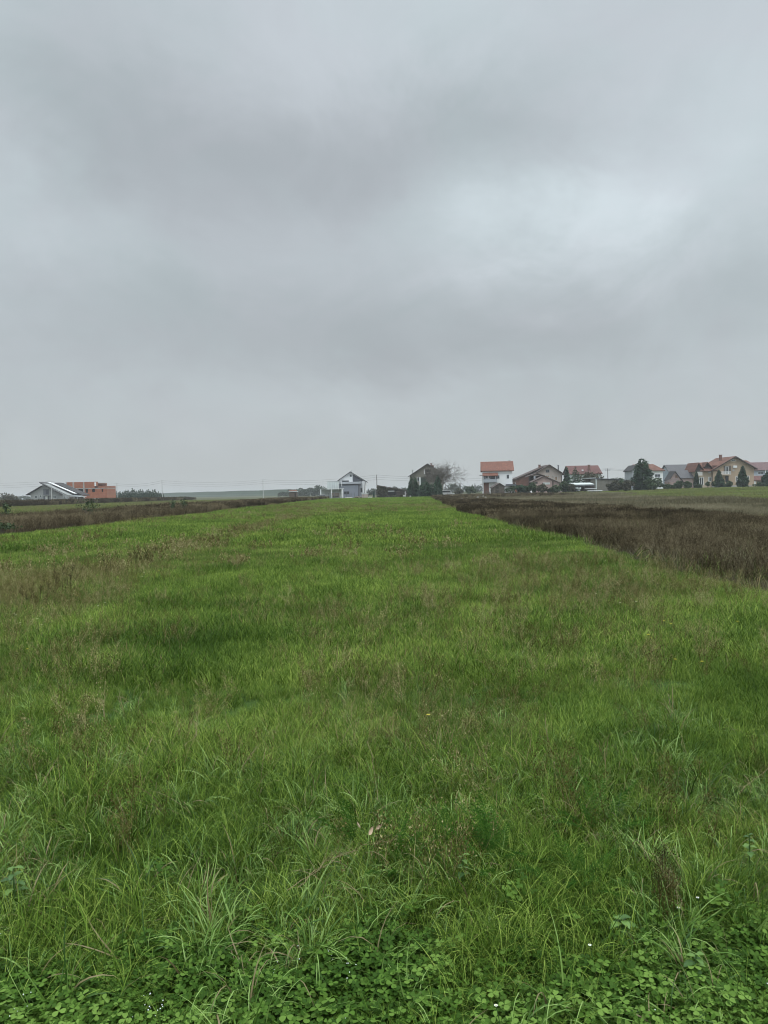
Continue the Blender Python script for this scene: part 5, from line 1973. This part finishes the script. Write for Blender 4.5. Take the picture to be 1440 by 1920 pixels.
def board_shed():
    f = Frame(1138, 219, 4)
    r = f.root('board_shed', 'long grey weathered board shed left of the tall dark conifer', 'shed')
    l, e = f.loc(1100, 896), f.loc(1161, 898.5)
    a, b = f.loc(1118, 897), f.loc(1160, 898.5)
    MB().poly_extrude([(a[0], -0.4), (b[0], -0.4), (b[0], b[1] - 0.25), (a[0], a[1] - 0.1)], 0, 5).build('wall', M['grey_board'], r)
    MB().slab(f.loc(1116.5, 896)[0], a[1] + 0.08, b[0] + 0.4, b[1] - 0.02, 0.14, -0.4, 5.3).build('roof', M['dark_grey'], r)
    box_px(r, f, 'corner_pillar', 'offwhite', 1117.2, 1119, 898, 917.5, -0.1, 0.1)
    mb = MB()
    for k in range(9):
        q_ = 900 + k * 2.0
        mb.box(a[0] + 0.1, b[0] - 0.1, -0.025, -0.003, f.loc(1138, q_)[1] - 0.14, f.loc(1138, q_)[1] + 0.1)
    mb.build('board', M['grey_board'], r)
    f = Frame(1110, 224)
    r = f.root('open_shelter', 'dark timber shelter with a pale roof edge left of the long board shed', 'shelter')
    box_px(r, f, 'roof', 'offwhite', 1099.5, 1118, 895.6, 897.2, -0.5, 4)
    box_px(r, f, 'wall', 'shed_wall', 1103.5, 1116.5, 897.3, 918.5, 0.1, 3.8)
    for p_ in (1104, 1107, 1110.2, 1113.4):
        box_px(r, f, 'batten', 'dark_wood', p_, p_ + 0.6, 897.4, 918, 0.02, 0.095)
    f = Frame(1094, 215)
    r = f.root('flat_canopy', 'low canopy with a white flat roof and dark space below left of the board shed', 'canopy')
    a, b = f.loc(1073, 908.4), f.loc(1114.5, 906.6)
    MB().poly_extrude([(0, a[1]), (4.5, a[1] + 0.5), (4.5, a[1] + 0.35), (0, a[1] - 0.16)], a[0], b[0], 'x').build('roof', M['offwhite'], r)
    box_px(r, f, 'fascia', 'dark_grey', 1074, 1114, 909.3, 911.5, 0.05, 0.2)
    box_px(r, f, 'back_wall', 'dark_wood', 1074, 1114, 911, 921, 3.8, 4.0)
    for p_ in (1074.5, 1096, 1112.5):
        box_px(r, f, 'post', 'dark_wood', p_, p_ + 0.7, 911.5, 922, 0.1, 0.25)
    f = Frame(1086, 211)
    r = f.root('small_trailer', 'small white trailer parked under the edge of the white flat canopy', 'trailer')
    box_px(r, f, 'body', 'offwhite', 1082.5, 1089.5, 913, 917.2, 0, 2)
    box_px(r, f, 'window', 'glass', 1084, 1088, 913.8, 915.2, -0.03, -0.002)
    box_px(r, f, 'base', 'light_grey', 1084, 1088, 917.25, 920.5, 0.2, 1.8)
    f = Frame(1108, 208)
    r = f.root('white_table', 'long white table top before the board shed, behind the white slab', 'table')
    box_px(r, f, 'top', 'white_paint', 1098, 1119, 915.6, 917, 0, 1)
    for p_ in (1099, 1117):
        box_px(r, f, 'leg', 'dark_grey', p_, p_ + 0.6, 917.05, 922, 0.1, 0.3)
    f = Frame(1116, 205)
    r = f.root('white_slab', 'long low white slab lying at the edge of the green field', 'slab')
    box_px(r, f, 'slab', 'white_paint', 1103, 1129.5, 919.2, 921, 0, 1)
    box_px(r, f, 'support', 'dark_wood', 1105, 1128, 921.05, 923.5, 0.2, 0.8)


board_shed()


def orange_hip_house():
    f = Frame(1225, 246, 0)
    r = f.root('orange_roofed_house', 'white house with an orange roof right behind the tall dark conifer', 'house')
    rf, q = eave_house(r, f, 1196, 1247.5, 882, 870.2, 9, 'white', 'roof_red2', oh=0.5, t=0.2, side=0.6, hipr=2.2)
    win_px(r, f, 1227.8, 1237.8, 889, 894.5, 0, fm='light_grey')
    win_px(r, f, 1228, 1236.5, 894.8, 899, 0, fm='white_paint')
    gable_house(r, f, (1183.5, 882.5), (1194, 871.5), (1206, 880), 8, 'light_grey', 'roof_dark', oh=0.4, t=0.2, dy=-0.6, names=('side_wing', 'side_wing_roof'))


orange_hip_house()


def grey_cottage():
    f = Frame(1285, 262, 0)
    r = f.root('grey_roofed_house', 'pink and white house with a broad grey roof left of the tan house', 'house')
    rf, q = eave_house(r, f, 1257, 1312, 889, 870.8, 11, 'blue_grey', 'roof_grey', oh=0.5, t=0.22, side=0.5)
    a = f.loc(1290, 879, 2)
    MB().box(a[0] - 0.35, a[0] + 0.35, 1.6, 2.4, a[1] - 0.1, a[1] + 0.25).build('skylight', M['white_paint'], rf)
    f2 = Frame(1283, 252, 0)
    r2 = f2.root('pink_walled_annex', 'lower pink annex with grey tiled roof and steep small gable before the grey-roofed house', 'house')
    eave_house(r2, f2, 1266, 1303, 896, 881.5, 8, 'pink', 'roof_grey', oh=0.4, t=0.2, side=0.4)
    gable_house(r2, f2, (1254, 900.5), (1265, 883), (1282.5, 905.5), 4, 'pink', 'roof_dark', oh=0.3, t=0.2, dy=-1.5, names=('gable_wall', 'gable_roof'))
    win_px(r2, f2, 1266.5, 1270, 891, 897, -1.5, fm='dark_wood', pm='board')
    # small pavilion roof
    f3 = Frame(1265, 244, 0)
    r3 = f3.root('garden_pavilion', 'small garden pavilion with a red-brown hipped roof before the steep pink gable', 'pavilion')
    l, e, a = f3.loc(1252, 904), f3.loc(1278, 903.5), f3.loc(1266, 896.5, 1.8)
    w_ = e[0] - l[0]
    mb = MB()
    b = 0
    mb.v = [(l[0], -0.3, l[1]), (e[0], -0.3, l[1]), (e[0], 4, l[1]), (l[0], 4, l[1]), (a[0] - 1.0, 1.85, a[1]), (a[0] + 1.0, 1.85, a[1])]
    mb.f = [[0, 1, 5, 4], [1, 2, 5], [2, 3, 4, 5], [3, 0, 4], [3, 2, 1, 0]]
    mb.build('roof', M['roof_umber'], r3)
    for xx in (l[0] + 0.3, e[0] - 0.5):
        for yy in (0.1, 3.4):
            MB().box(xx, xx + 0.2, yy, yy + 0.2, -0.3, l[1] - 0.003).build('post', M['board'], r3)
    f4 = Frame(1250, 290, 0)
    r4 = f4.root('dark_grey_house', 'small dark grey house seen between the orange-roofed and grey-roofed houses', 'house')
    eave_house(r4, f4, 1243, 1258, 893, 886.5, 7, 'dark_grey', 'roof_dark', oh=0.3, t=0.2, side=0.3)
    win_px(r4, f4, 1247, 1252, 894.5, 898.5, 0, fm='offwhite')


grey_cottage()


def tan_house():
    f = Frame(1374, 250, 0)
    r = f.root('tan_house', 'large tan house with terracotta roofs, gable, white-railed balcony and dormers', 'house')
    x = lambda p_, d=0.0: f.loc(p_, 900, d)[0]
    rf, (xl, xr, l, a, e) = gable_house(r, f, (1332, 881.5), (1377.3, 855.3), (1418.5, 879), 13, 'tan', 'roof_red2', oh=0.9, t=0.26, front_oh=1.0)
    # dark bargeboards
    bb = MB()
    bb.slab(l[0], l[1] - 0.05, a[0], a[1] - 0.05, 0.34, -1.06, -1.003).slab(a[0], a[1] - 0.05, e[0], e[1] - 0.05, 0.34, -1.06, -1.003)
    bb.build('bargeboard', M['dark_wood'], rf)
    # left wing roof with ridge across and cross gables
    MB().box(x(1306), x(1336.2), 0.8, 9, -0.4, f.loc(1320, 884)[1]).build('wing_wall', M['tan_light'], r)
    w1, w2 = f.loc(1325, 885.5, -0.4), f.loc(1352, 871, -0.4)
    # middle gablet
    gl, ga, ge = f.loc(1321.5, 875), f.loc(1327.2, 866), f.loc(1336, 876.5)
    MB().slab(gl[0], gl[1], ga[0], ga[1], 0.18, 0.2, 6).slab(ga[0], ga[1], ge[0] + .6, ge[1] - .5, 0.18, 0.2, 6).build('gablet_roof', M['roof_red2'], r)
    MB().poly_extrude([(gl[0] + .3, gl[1] - .35), (ge[0] - .1, gl[1] - .35), (ga[0], ga[1] - .25)], 0.75, 5).build('gablet_wall', M['dark_wood'], r)
    ul, ua, ue = f.loc(1302, 884), f.loc(1310, 867), f.loc(1319.5, 881)
    MB().slab(ul[0], ul[1], ua[0], ua[1], 0.2, -0.2, 9).slab(ua[0], ua[1], ue[0], ue[1], 0.2, -0.2, 9).build('gablet_roof', M['roof_red2'], r)
    MB().poly_extrude([(ul[0] + .4, ul[1]), (ue[0] - .3, ul[1]), (ua[0], ua[1] - .3)], 0.4, 8).build('gablet_wall', M['dark_wood'], r)
    # roof plane joining the wing to the main ridge
    j0, j1 = f.loc(1311, 867.3, 4.5), f.loc(1352, 866.6, 4.5)
    k0, k1 = f.loc(1313, 882.5, -0.3), f.loc(1345, 882.5, -0.3)
    mb = MB()
    t_ = 0.2
    mb.v = [(k0[0], -0.3, k0[1]), (k1[0], -0.3, k1[1]), (j1[0], 4.5, j1[1]), (j0[0], 4.5, j0[1])]
    mb.v += [(p_[0], p_[1], p_[2] - t_) for p_ in mb.v[:4]]
    mb.f = [[0, 1, 2, 3], [7, 6, 5, 4], [0, 4, 5, 1], [1, 5, 6, 2], [2, 6, 7, 3], [3, 7, 4, 0]]
    mb.build('wing_roof', M['roof_red2'], r)
    u0, u1 = f.loc(1330, 877, 1.0), f.loc(1375, 859, 6)
    q0 = f.loc(1337, 861, 7)
    mb = MB()
    c0, c1, c2 = f.loc(1334.5, 872.5, 0.6), f.loc(1349, 860.2, 6.5), f.loc(1372, 857.5, 6.5)
    c3 = f.loc(1352, 873, 0.4)
    mb.v = [(c0[0], 0.6, c0[1]), (c3[0], 0.4, c3[1]), (c2[0], 6.5, c2[1]), (c1[0], 6.5, c1[1])]
    mb.v += [(p_[0], p_[1], p_[2] - t_) for p_ in mb.v[:4]]
    mb.f = [[0, 1, 2, 3], [7, 6, 5, 4], [0, 4, 5, 1], [1, 5, 6, 2], [2, 6, 7, 3], [3, 7, 4, 0]]
    mb.build('cross_roof', M['roof_red2'], r)
    chimney_px(r, f, 1352, 852.6, 862, 0.75, 4, 'brick_old', parent=rf)
    # flat dark panel paints the shade of a recessed bay; balcony
    box_px(r, f, 'recess_shade', 'shed_wall', 1357, 1370.5, 873, 889, -0.04, 0.02)
    win_px(r, f, 1359.5, 1366, 874.8, 889, -0.04, fm='white_paint', name='balcony_door')
    box_px(r, f, 'balcony', 'tan_light', 1352.5, 1370.8, 889.5, 891.2, -1.5, -0.01)
    rl = MB()
    A, Bq = f.loc(1352.7, 884.2, -1.5), f.loc(1370.6, 889.4, -1.5)
    rl.box(A[0], Bq[0], -1.5, -1.42, A[1] - 0.1, A[1])
    n = 15
    for i in range(n):
        xx = A[0] + (Bq[0] - A[0] - 0.08) * i / (n - 1)
        rl.box(xx, xx + 0.09, -1.49, -1.43, Bq[1] - 0.05, A[1] - 0.102)
    rl.build('railing', M['white_paint'], r)
    win_px(r, f, 1360, 1366, 892.5, 904, -0.0, fm='dark_wood', name='door')
    # top window with pale surround
    box_px(r, f, 'window_surround', 'tan_light', 1369.5, 1380.5, 860.3, 867, -0.05, -0.003)
    win_px(r, f, 1371, 1378.3, 861.3, 864.8, -0.05, fm='white_paint')
    win_px(r, f, 1379.3, 1386, 892.8, 903.5, 0, fm='white_paint', t=0.16)
    win_px(r, f, 1399, 1405, 892, 899.5, 0, fm='white_paint', t=0.16)
    c = f.loc(1375.2, 877, -0.5)
    d = f.loc(1382, 872.8, -0.5)
    MB().box(c[0], d[0], -0.55, -0.02, c[1], d[1]).build('air_conditioner', M['white_paint'], r)
    sd = f.loc(1375.3, 881.8, -0.6)
    MB().poly_extrude([(sd[0] + 0.38 * math.cos(k * math.pi / 6), sd[1] + 0.38 * math.sin(k * math.pi / 6)) for k in range(12)], -0.6, -0.52).tube([(sd[0], -0.5, sd[1]), (sd[0], 0, sd[1] - 0.2)], 0.04, 4).build('satellite_dish', M['concrete'], r)
    # wing details
    A, Bq = f.loc(1306.5, 884.8, -0.6), f.loc(1317, 891.5, -0.6)
    MB().box(A[0], Bq[0], -0.6, 0.79, Bq[1] - 0.2, Bq[1]).build('balcony', M['tan_light'], r)
    rl = MB().box(A[0], Bq[0], -0.6, -0.52, A[1] - 0.1, A[1])
    for i in range(9):
        xx = A[0] + (Bq[0] - A[0] - 0.1) * i / 8
        rl.box(xx, xx + 0.1, -0.59, -0.53, Bq[1] + 0.002, A[1] - 0.102)
    rl.build('railing', M['white_paint'], r)
    win_px(r, f, 1311, 1319, 894.5, 910, 0.8, fm='white_paint', name='door', t=0.16)
    win_px(r, f, 1327.8, 1333.5, 894.2, 903, 0.8, fm='white_paint', t=0.16)
    win_px(r, f, 1327.5, 1332.8, 881, 887, 0.8, fm='white_paint', t=0.14)
    box_px(r, f, 'downpipe', 'dark_wood', 1334.6, 1335.3, 882, 913, -0.12, -0.02)
    box_px(r, f, 'plinth', 'concrete', 1335.8, 1409, 909.3, 920, -0.08, -0.003)


tan_house()


def right_houses():
    f = Frame(1425, 268, 0)
    r = f.root('mauve_roofed_house', 'blue-grey house with a mauve tiled roof cut by the right edge of the view', 'house')
    eave_house(r, f, 1404, 1470, 881, 866.5, 11, 'blue_grey', 'roof_mauve', oh=0.5, t=0.2, side=0.5)
    win_px(r, f, 1421, 1432, 884.5, 889.5, 0, fm='white_paint')
    box_px(r, f, 'balcony_wall', 'light_grey', 1412, 1435, 890, 893, -0.6, -0.01)
    box_px(r, f, 'corner_post', 'white_paint', 1435, 1436, 880.8, 893, -0.5, -0.3)
    f2 = Frame(1420, 256, 0)
    r2 = f2.root('red_roofed_annex', 'low annex with a red-brown roof right of the tan house', 'house')
    eave_house(r2, f2, 1408, 1436.5, 900, 892, 4, 'tan_light', 'roof_brown', oh=0.4, t=0.18, side=0.3)
    box_px(r2, f2, 'garage_door', 'white', 1409.5, 1417, 902, 908, -0.06, -0.003)
    box_px(r2, f2, 'garage_opening', 'opening', 1419, 1434, 902.5, 912, -0.05, -0.003)
    f3 = Frame(1402, 275, 0)
    r3 = f3.root('red_roofed_house', 'house whose terracotta roof shows just over the right slope of the tan house', 'house')
    eave_house(r3, f3, 1390, 1411, 869.5, 863, 8, 'tan_light', 'roof_red2', oh=0.4, t=0.2, side=0.4)


right_houses()


# ------------------------------------------------------------------ small things in the fields
def rocks():
    q = random.Random(31)
    n = 0
    for (x0, x1, y0, y1, k) in ((820, 905, 928, 941, 20), (892, 912, 934, 940, 5), (755, 775, 932, 934, 3)):
        for i in range(k):
            px, py = q.uniform(x0, x1), q.uniform(y0, y1)
            Y = 1.6 * FPX / max(6, (py - (923.5 - (px - 720) * 0.0183)))
            Y = min(Y, 216)
            x = at(px, 925, Y).x
            s = q.uniform(0.12, 0.3) * Y / 170
            o = MB().lump((0, 0, 0), s, 700 + n, 0.6).build('pale_stone', M['rubble'])
            tag(o, 'small pale stone lying in the dark weeds before the houses', 'stone', 'pale stones scattered in the weeds')
            o.location = (x, Y, tz(x, Y) + 0.35 + s * 0.3)
            n += 1


rocks()


def flower(px, py, Y, h, kind, i, group, label, size):
    x = at(px, py, Y).x
    z = at(px, py, Y).z
    z0 = tz(x, Y)
    z = max(z, z0 + 0.12)
    root = empty('white_flower' if kind == 'daisy' else 'yellow_flower', (x, Y, z0))
    tag(root, label, 'flower', group)
    zz = z - z0
    MB().tube([(0, 0, 0), (0.01, 0, zz * 0.6), (0, 0, zz)], 0.0015, 3).build('stem', M['clover_stem'], root)
    mb = MB()
    for k in range(9):
        a = k / 9 * 6.283
        c, s = math.cos(a), math.sin(a)
        b = len(mb.v)
        for (u, v, dz) in ((0.15, 0, 0), (0.7, 0.22, 0.12), (1.0, 0, 0.1), (0.7, -0.22, 0.12)):
            mb.v.append(((c * u - s * v) * size, (s * u + c * v) * size, zz + dz * size))
        mb.f.append([b, b + 1, b + 2, b + 3])
    mb.build('petals', M[kind], root)
    MB().lump((0, 0, zz + 0.002), size * 0.28, 3, 0.6).build('centre', M['yellow'], root)


M['clover_stem'] = mat('flower_stem', (0.06, 0.12, 0.03), 0.6, 0.2, 20)


def ydist(px, py, h=0.25):
    return (CAM_H - h) * FPX / (py - (923.5 - (px - 720) * 0.0183))


def flowers():
    W = [(26, 1150), (20, 1146), (30, 1153), (12, 1150), (94, 1136), (70, 1160), (79, 1140), (78, 1171), (38, 1167), (197, 1130), (184, 1136), (263, 995),
         (311, 1004), (166, 987), (170, 993), (216, 998), (362, 1022), (379, 1018), (421, 1004), (323, 1039), (270, 1074), (267, 1081),
         (1072, 1010), (1076, 1017), (1064, 1023), (1048, 1027), (1135, 1051), (1154, 1050), (1178, 1054), (1105, 1050), (1163, 1063), (1177, 1072),
         (1192, 1062), (1233, 1095), (1225, 1089), (1138, 1080), (1082, 1053), (1118, 1113), (1193, 1128), (1163, 1130), (810, 1125), (594, 1030), (652, 1004)]
    for i, (px, py) in enumerate(W):
        flower(px, py, ydist(px, py), 0.3, 'daisy', i, 'tiny white flowers dotted over the meadow', 'tiny white flower dotted among the meadow grass', 0.008 + 0.0005 * ydist(px, py))
    YF = [(862.5, 1182), (1245, 1164), (1258, 1169), (1383, 1165), (1216, 1190), (1220, 1195), (145, 1116), (51, 1217), (256, 1080), (298, 1070), (803, 1340), (1266, 1236), (1316, 1240)]
    for i, (px, py) in enumerate(YF):
        flower(px, py, ydist(px, py), 0.3, 'yellow', i, 'small yellow flowers in the meadow', 'small yellow flower in the meadow grass', 0.013)
    for (px, py) in ((1272, 1704), (1308, 1683), (1106, 1775), (930, 1885)):
        flower(px, py, ydist(px, py, 0.17), 0.2, 'daisy', 0, 'white clover blossoms near the front edge', 'white blossom above the clover near the front edge', 0.006)


flowers()


def dead_leaves():
    for i, (px, py, s, rz, lab) in enumerate([(694, 1557, 0.019, 0.9, 'curled pinkish dead leaf standing upright in the grass, largest of the three'),
                                              (711, 1549, 0.015, 0.2, 'pale curled dead leaf right of the largest curled one'),
                                              (671, 1548, 0.014, 2.2, 'thin pale curled dead leaf left of the largest curled one')]):
        Y = ydist(px, py, 0.29)
        p_ = at(px, py, Y)
        V, F = [], []
        n, m_ = 7, 4
        for a in range(n + 1):
            u = a / n * 2 - 1
            wd = math.sqrt(max(0.0, 1 - u * u)) * 0.45 * (1 - 0.3 * u)
            for b in range(m_ + 1):
                v = (b / m_ * 2 - 1)
                ang = v * 1.3
                V.append((u * s, math.sin(ang) * wd * s, (1 - math.cos(ang)) * wd * s * 1.2 + 0.3 * s * u * u))
        for a in range(n):
            for b in range(m_):
                k = a * (m_ + 1) + b
                F.append([k, k + 1, k + m_ + 2, k + m_ + 1])
        o = obj('dead_leaf', new_mesh('dead_leaf', V, F, [M['deadleaf']]), None, p_)
        o.rotation_euler = (1.2, -0.7, rz)
        tag(o, lab, 'leaf')


dead_leaves()


def broad_plant(px, py, h, n, L, label, seed, mt='broad', name='leafy_plant', lobes=False):
    Y = ydist(px, py, h)
    p_ = at(px, py, Y)
    z0 = tz(p_.x, Y)
    q = random.Random(seed)
    root = empty(name, (p_.x, Y, z0))
    tag(root, label, 'plant')
    zt = p_.z - z0
    MB().tube([(0, 0, 0), (0, 0, zt)], 0.003, 5).build('stem', M['clover_stem'], root)
    V, F, Rn = [], [], []
    for i in range(n):
        a = i * 2.4 + q.random() * 0.4
        t_ = 1 - 0.5 * (i / n)
        ll = L * (0.55 + 0.6 * q.random() + 0.25 * (i / n))
        b0 = Vector((0, 0, zt * t_))
        d = Vector((math.cos(a), math.sin(a), 0.45))
        s = Vector((-math.sin(a), math.cos(a), 0))
        m_ = 9
        base = len(V)
        rv = q.random()
        for k in range(m_ + 1):
            u = k / m_
            wd = math.sin(math.pi * min(1, u * 0.92 + 0.06)) * 0.30 * ll
            if lobes:
                wd *= 0.55 + 0.5 * (k % 2)
            else:
                wd *= 0.94 + 0.1 * (k % 2)
            c = b0 + d * ll * u + Vector((0, 0, -0.55 * ll * u * u))
            for e in (-1, 0, 1):
                w_ = c + s * wd * e + Vector((0, 0, abs(e) * 0.18 * wd))
                V.append(tuple(w_))
                Rn.append(rv)
        for k in range(m_):
            for e in range(2):
                q0 = base + k * 3 + e
                F.append([q0, q0 + 1, q0 + 4, q0 + 3])
    obj('leaves', new_mesh('leaves', V, np.array(F), [M[mt]], rnd=Rn), root)


broad_plant(25, 1628, 0.22, 9, 0.055, 'bright yellow-green lobed plant at the left edge among the grasses', 801, lobes=True)
broad_plant(1165, 1722, 0.16, 12, 0.045, 'grey-green soft-leaved plant lying over the clover, right of centre', 802)
broad_plant(868, 1603, 0.22, 9, 0.035, 'leafy plant with pale tips above the grass near the centre right', 804)
broad_plant(1405, 1565, 0.20, 9, 0.035, 'low broad-leaved plant near the right edge', 807)
broad_plant(1305, 1790, 0.16, 8, 0.04, 'light green plant among the clover at lower right', 809)


def tall_weed(px, pybase, hpx, label, seed, leafy=1.0, mt='weed', name='dry_weed', nst=3, spread=0.3, group=None, leaf=0.012, width=0.003, nb=10, rad=0.08):
    Y = ydist(px, pybase, 0.05)
    x = at(px, pybase, Y).x
    root_h = hpx * Y / FPX
    me = vm_(weed_mesh(seed, h=root_h, nst=nst, width=width, rad=rad, spread=spread, nb=nb, leaf=leaf, seedn=4, leafy=leafy), name, M[mt])
    o = obj(name, me, None, (x, Y, tz(x, Y)))
    tag(o, label, 'weed', group)
    return o


for a in [(110, 1112, 62, 'dark dry weed with upright twigs, tallest on the left meadow', 821, 5),
          (62, 1132, 44, 'dark dry weed low and spreading near the left edge of the meadow', 822, 5),
          (215, 1080, 55, 'thin single-stalked dry weed right of the tallest left weed', 823, 2),
          (262, 1062, 50, 'branchy dry weed with pale side twigs on the left meadow', 824, 5),
          (285, 1060, 45, 'slender dry weed right of the branchy pale-twigged one', 825, 3),
          (228, 1010, 30, 'short dry weed standing alone near the left weed strip', 826, 2),
          (528, 1020, 26, 'single thin stalk left of the middle of the meadow', 827, 2),
          (370, 1010, 28, 'small brown stalk near the left weed strip', 828, 2)]:
    tall_weed(a[0], a[1], a[2], a[3], a[4], nst=a[5] + 2, leaf=0.006, width=0.0035, rad=0.2, spread=0.4)
# near dark seed stalks in the foreground
for i, (px, py, hp, lab) in enumerate([(525, 1640, 175, 'thin dark branching stalk left of centre in the foreground'),
                                       (545, 1600, 160, 'second thin dark stalk just behind the one left of centre'),
                                       (1118, 1590, 95, 'short dark stalk in the grass right of the leafy plant'),
                                       (1045, 1590, 105, 'dark wiry stalk in the right foreground grass'),
                                       (1310, 1630, 130, 'dark stalk with seed heads in the right foreground'),
                                       (1255, 1760, 160, 'brown weed with many twigs above the clover at lower right'),
                                       (1240, 1700, 140, 'brown weed with seed specks behind the lower right clover'),
                                       (708, 1500, 110, 'thin brown stalk at the centre of the meadow foreground'),
                                       (1425, 1420, 90, 'pale brown stalk near the right edge'),
                                       (350, 1380, 100, 'thin dark stalk on the left middle meadow')]):
    tall_weed(px, py, hp, lab, 840 + i, mt='seed' if i % 3 else 'weed', nst=2 if i not in (5, 6) else 8, leaf=0.0035, width=0.0012, nb=11, rad=0.04, spread=0.35)


def leafy_shrub(px, pybase, hpx, label, seed, wpx):
    Y = ydist(px, pybase, 0.0)
    x = at(px, pybase, Y).x
    h = hpx * Y / FPX
    root = empty('dark_shrub', (x, Y, tz(x, Y)))
    tag(root, label, 'shrub')
    tr, li = branch_mesh(seed, h, 0.45, 2, 0.018, 0.5, (6, 5), 0.6, 0.2)
    tr.build('stem', M['bark'], root)
    li.build('twigs', M['twig'], root)
    q = np.random.default_rng(seed)
    n = 260
    P = q.normal(size=(n, 3)) * np.array([wpx * Y / FPX * 0.22, 0.2, h * 0.13]) + np.array([0, 0, h * 0.78])
    obj('leaves', vm_(cards(P, None, 0.05, 0.6, q), 'leaves', M['bush']), root)


leafy_shrub(170, 985, 46, 'dark-leaved spindly shrub sticking up from the left weed strip', 861, 40)
leafy_shrub(12, 985, 42, 'thin leafy stalk above the weed strip at the left edge', 862, 12)
leafy_shrub(8, 1008, 26, 'low dark bush at the left end of the weed strip', 863, 50)
leafy_shrub(345, 966, 30, 'small dark-leaved stalk above the weed strip below the right nursery pole', 864, 14)
leafy_shrub(325, 968, 28, 'thin leafy stalk beside the small dark-leaved one in the weed strip', 865, 8)


def lying_stem(pts_px, label, seed, r0=0.0014, h=0.19):
    q = random.Random(seed)
    P = []
    for (px, py) in pts_px:
        Y = ydist(px, py, h)
        P.append(at(px, py, Y))
    root = empty('fallen_stem', P[0])
    tag(root, label, 'stem')
    L = [p_ - P[0] for p_ in P]
    mb = MB()
    fine_pts = []
    for i in range(len(L) - 1):
        for k in range(5):
            fine_pts.append(L[i].lerp(L[i + 1], k / 5) + Vector((q.gauss(0, .003), q.gauss(0, .003), q.gauss(0, .003))))
    fine_pts.append(L[-1])
    n = len(fine_pts)
    mb.tube([tuple(p_) for p_ in fine_pts], [r0 * (1 - 0.6 * i / n) for i in range(n)], 4)
    mb.build('stalk', M['straw_solid'], root)
    tw, sd = MB(), []
    for i in range(4, n - 1, 1):
        d = (fine_pts[i + 1] - fine_pts[i]).normalized()
        for sg in (-1, 1):
            e = fine_pts[i] + (d * 0.7 + Vector((q.gauss(0, .4), q.gauss(0, .4), abs(q.gauss(0, .4))))) * q.uniform(0.03, 0.07)
            tw.tube([tuple(fine_pts[i]), tuple(e)], [0.0008, 0.0005], 3)
            for k in range(4):
                sd.append(tuple(fine_pts[i].lerp(e, q.random()) + Vector((q.gauss(0, .004), q.gauss(0, .004), q.gauss(0, .004)))))
    tw.build('side_twigs', M['straw_solid'], root)
    obj('seeds', vm_(cards(np.array(sd), None, 0.0032, 0.6), 'seeds', M['seed']), root)


M['straw_solid'] = mat('dry_stalk', (0.20, 0.165, 0.085), 0.8, 0.25, 30)
lying_stem([(540, 1672), (600, 1625), (680, 1588), (745, 1572)], 'long tan fallen stem with twigs arching left of the curled dead leaves', 871)
lying_stem([(560, 1662), (610, 1615), (655, 1600)], 'shorter tan fallen stem crossing the long one', 872)
lying_stem([(1195, 1582), (1235, 1625), (1262, 1655), (1283, 1722)], 'tan fallen stem leaning down to the right foreground clover', 873)
lying_stem([(1225, 1600), (1268, 1648), (1275, 1700)], 'thin tan fallen stem beside the leaning one at right', 874)
lying_stem([(690, 1390), (700, 1430), (708, 1500)], 'slender pale stalk leaning in the middle foreground', 875, 0.0016)
lying_stem([(1480, 1410), (1420, 1455), (1385, 1490)], 'pale bent stalk slanting at the right edge', 876, 0.0016)
lying_stem([(345, 1400), (368, 1380), (370, 1330)], 'pale upright stalk on the left middle meadow', 877, 0.0016)


# ------------------------------------------------------------------ haze: one closed box of thin air
def haze():
    mb = MB().box(-3000, 3000, -400, 5500, -3.0, 16.0)
    o = mb.build('haze', None if False else M['white'])
    o.data.materials.clear()
    m = bpy.data.materials.new('haze')
    m.use_nodes = True
    t_ = m.node_tree
    t_.nodes.clear()
    out = t_.nodes.new('ShaderNodeOutputMaterial')
    v = t_.nodes.new('ShaderNodeVolumePrincipled')
    v.inputs['Color'].default_value = (0.93, 0.96, 0.98, 1)
    v.inputs['Density'].default_value = 0.00032
    v.inputs['Anisotropy'].default_value = 0.2
    t_.links.new(v.outputs[0], out.inputs['Volume'])
    o.data.materials.append(m)
    tag(o, kind='stuff')


haze()
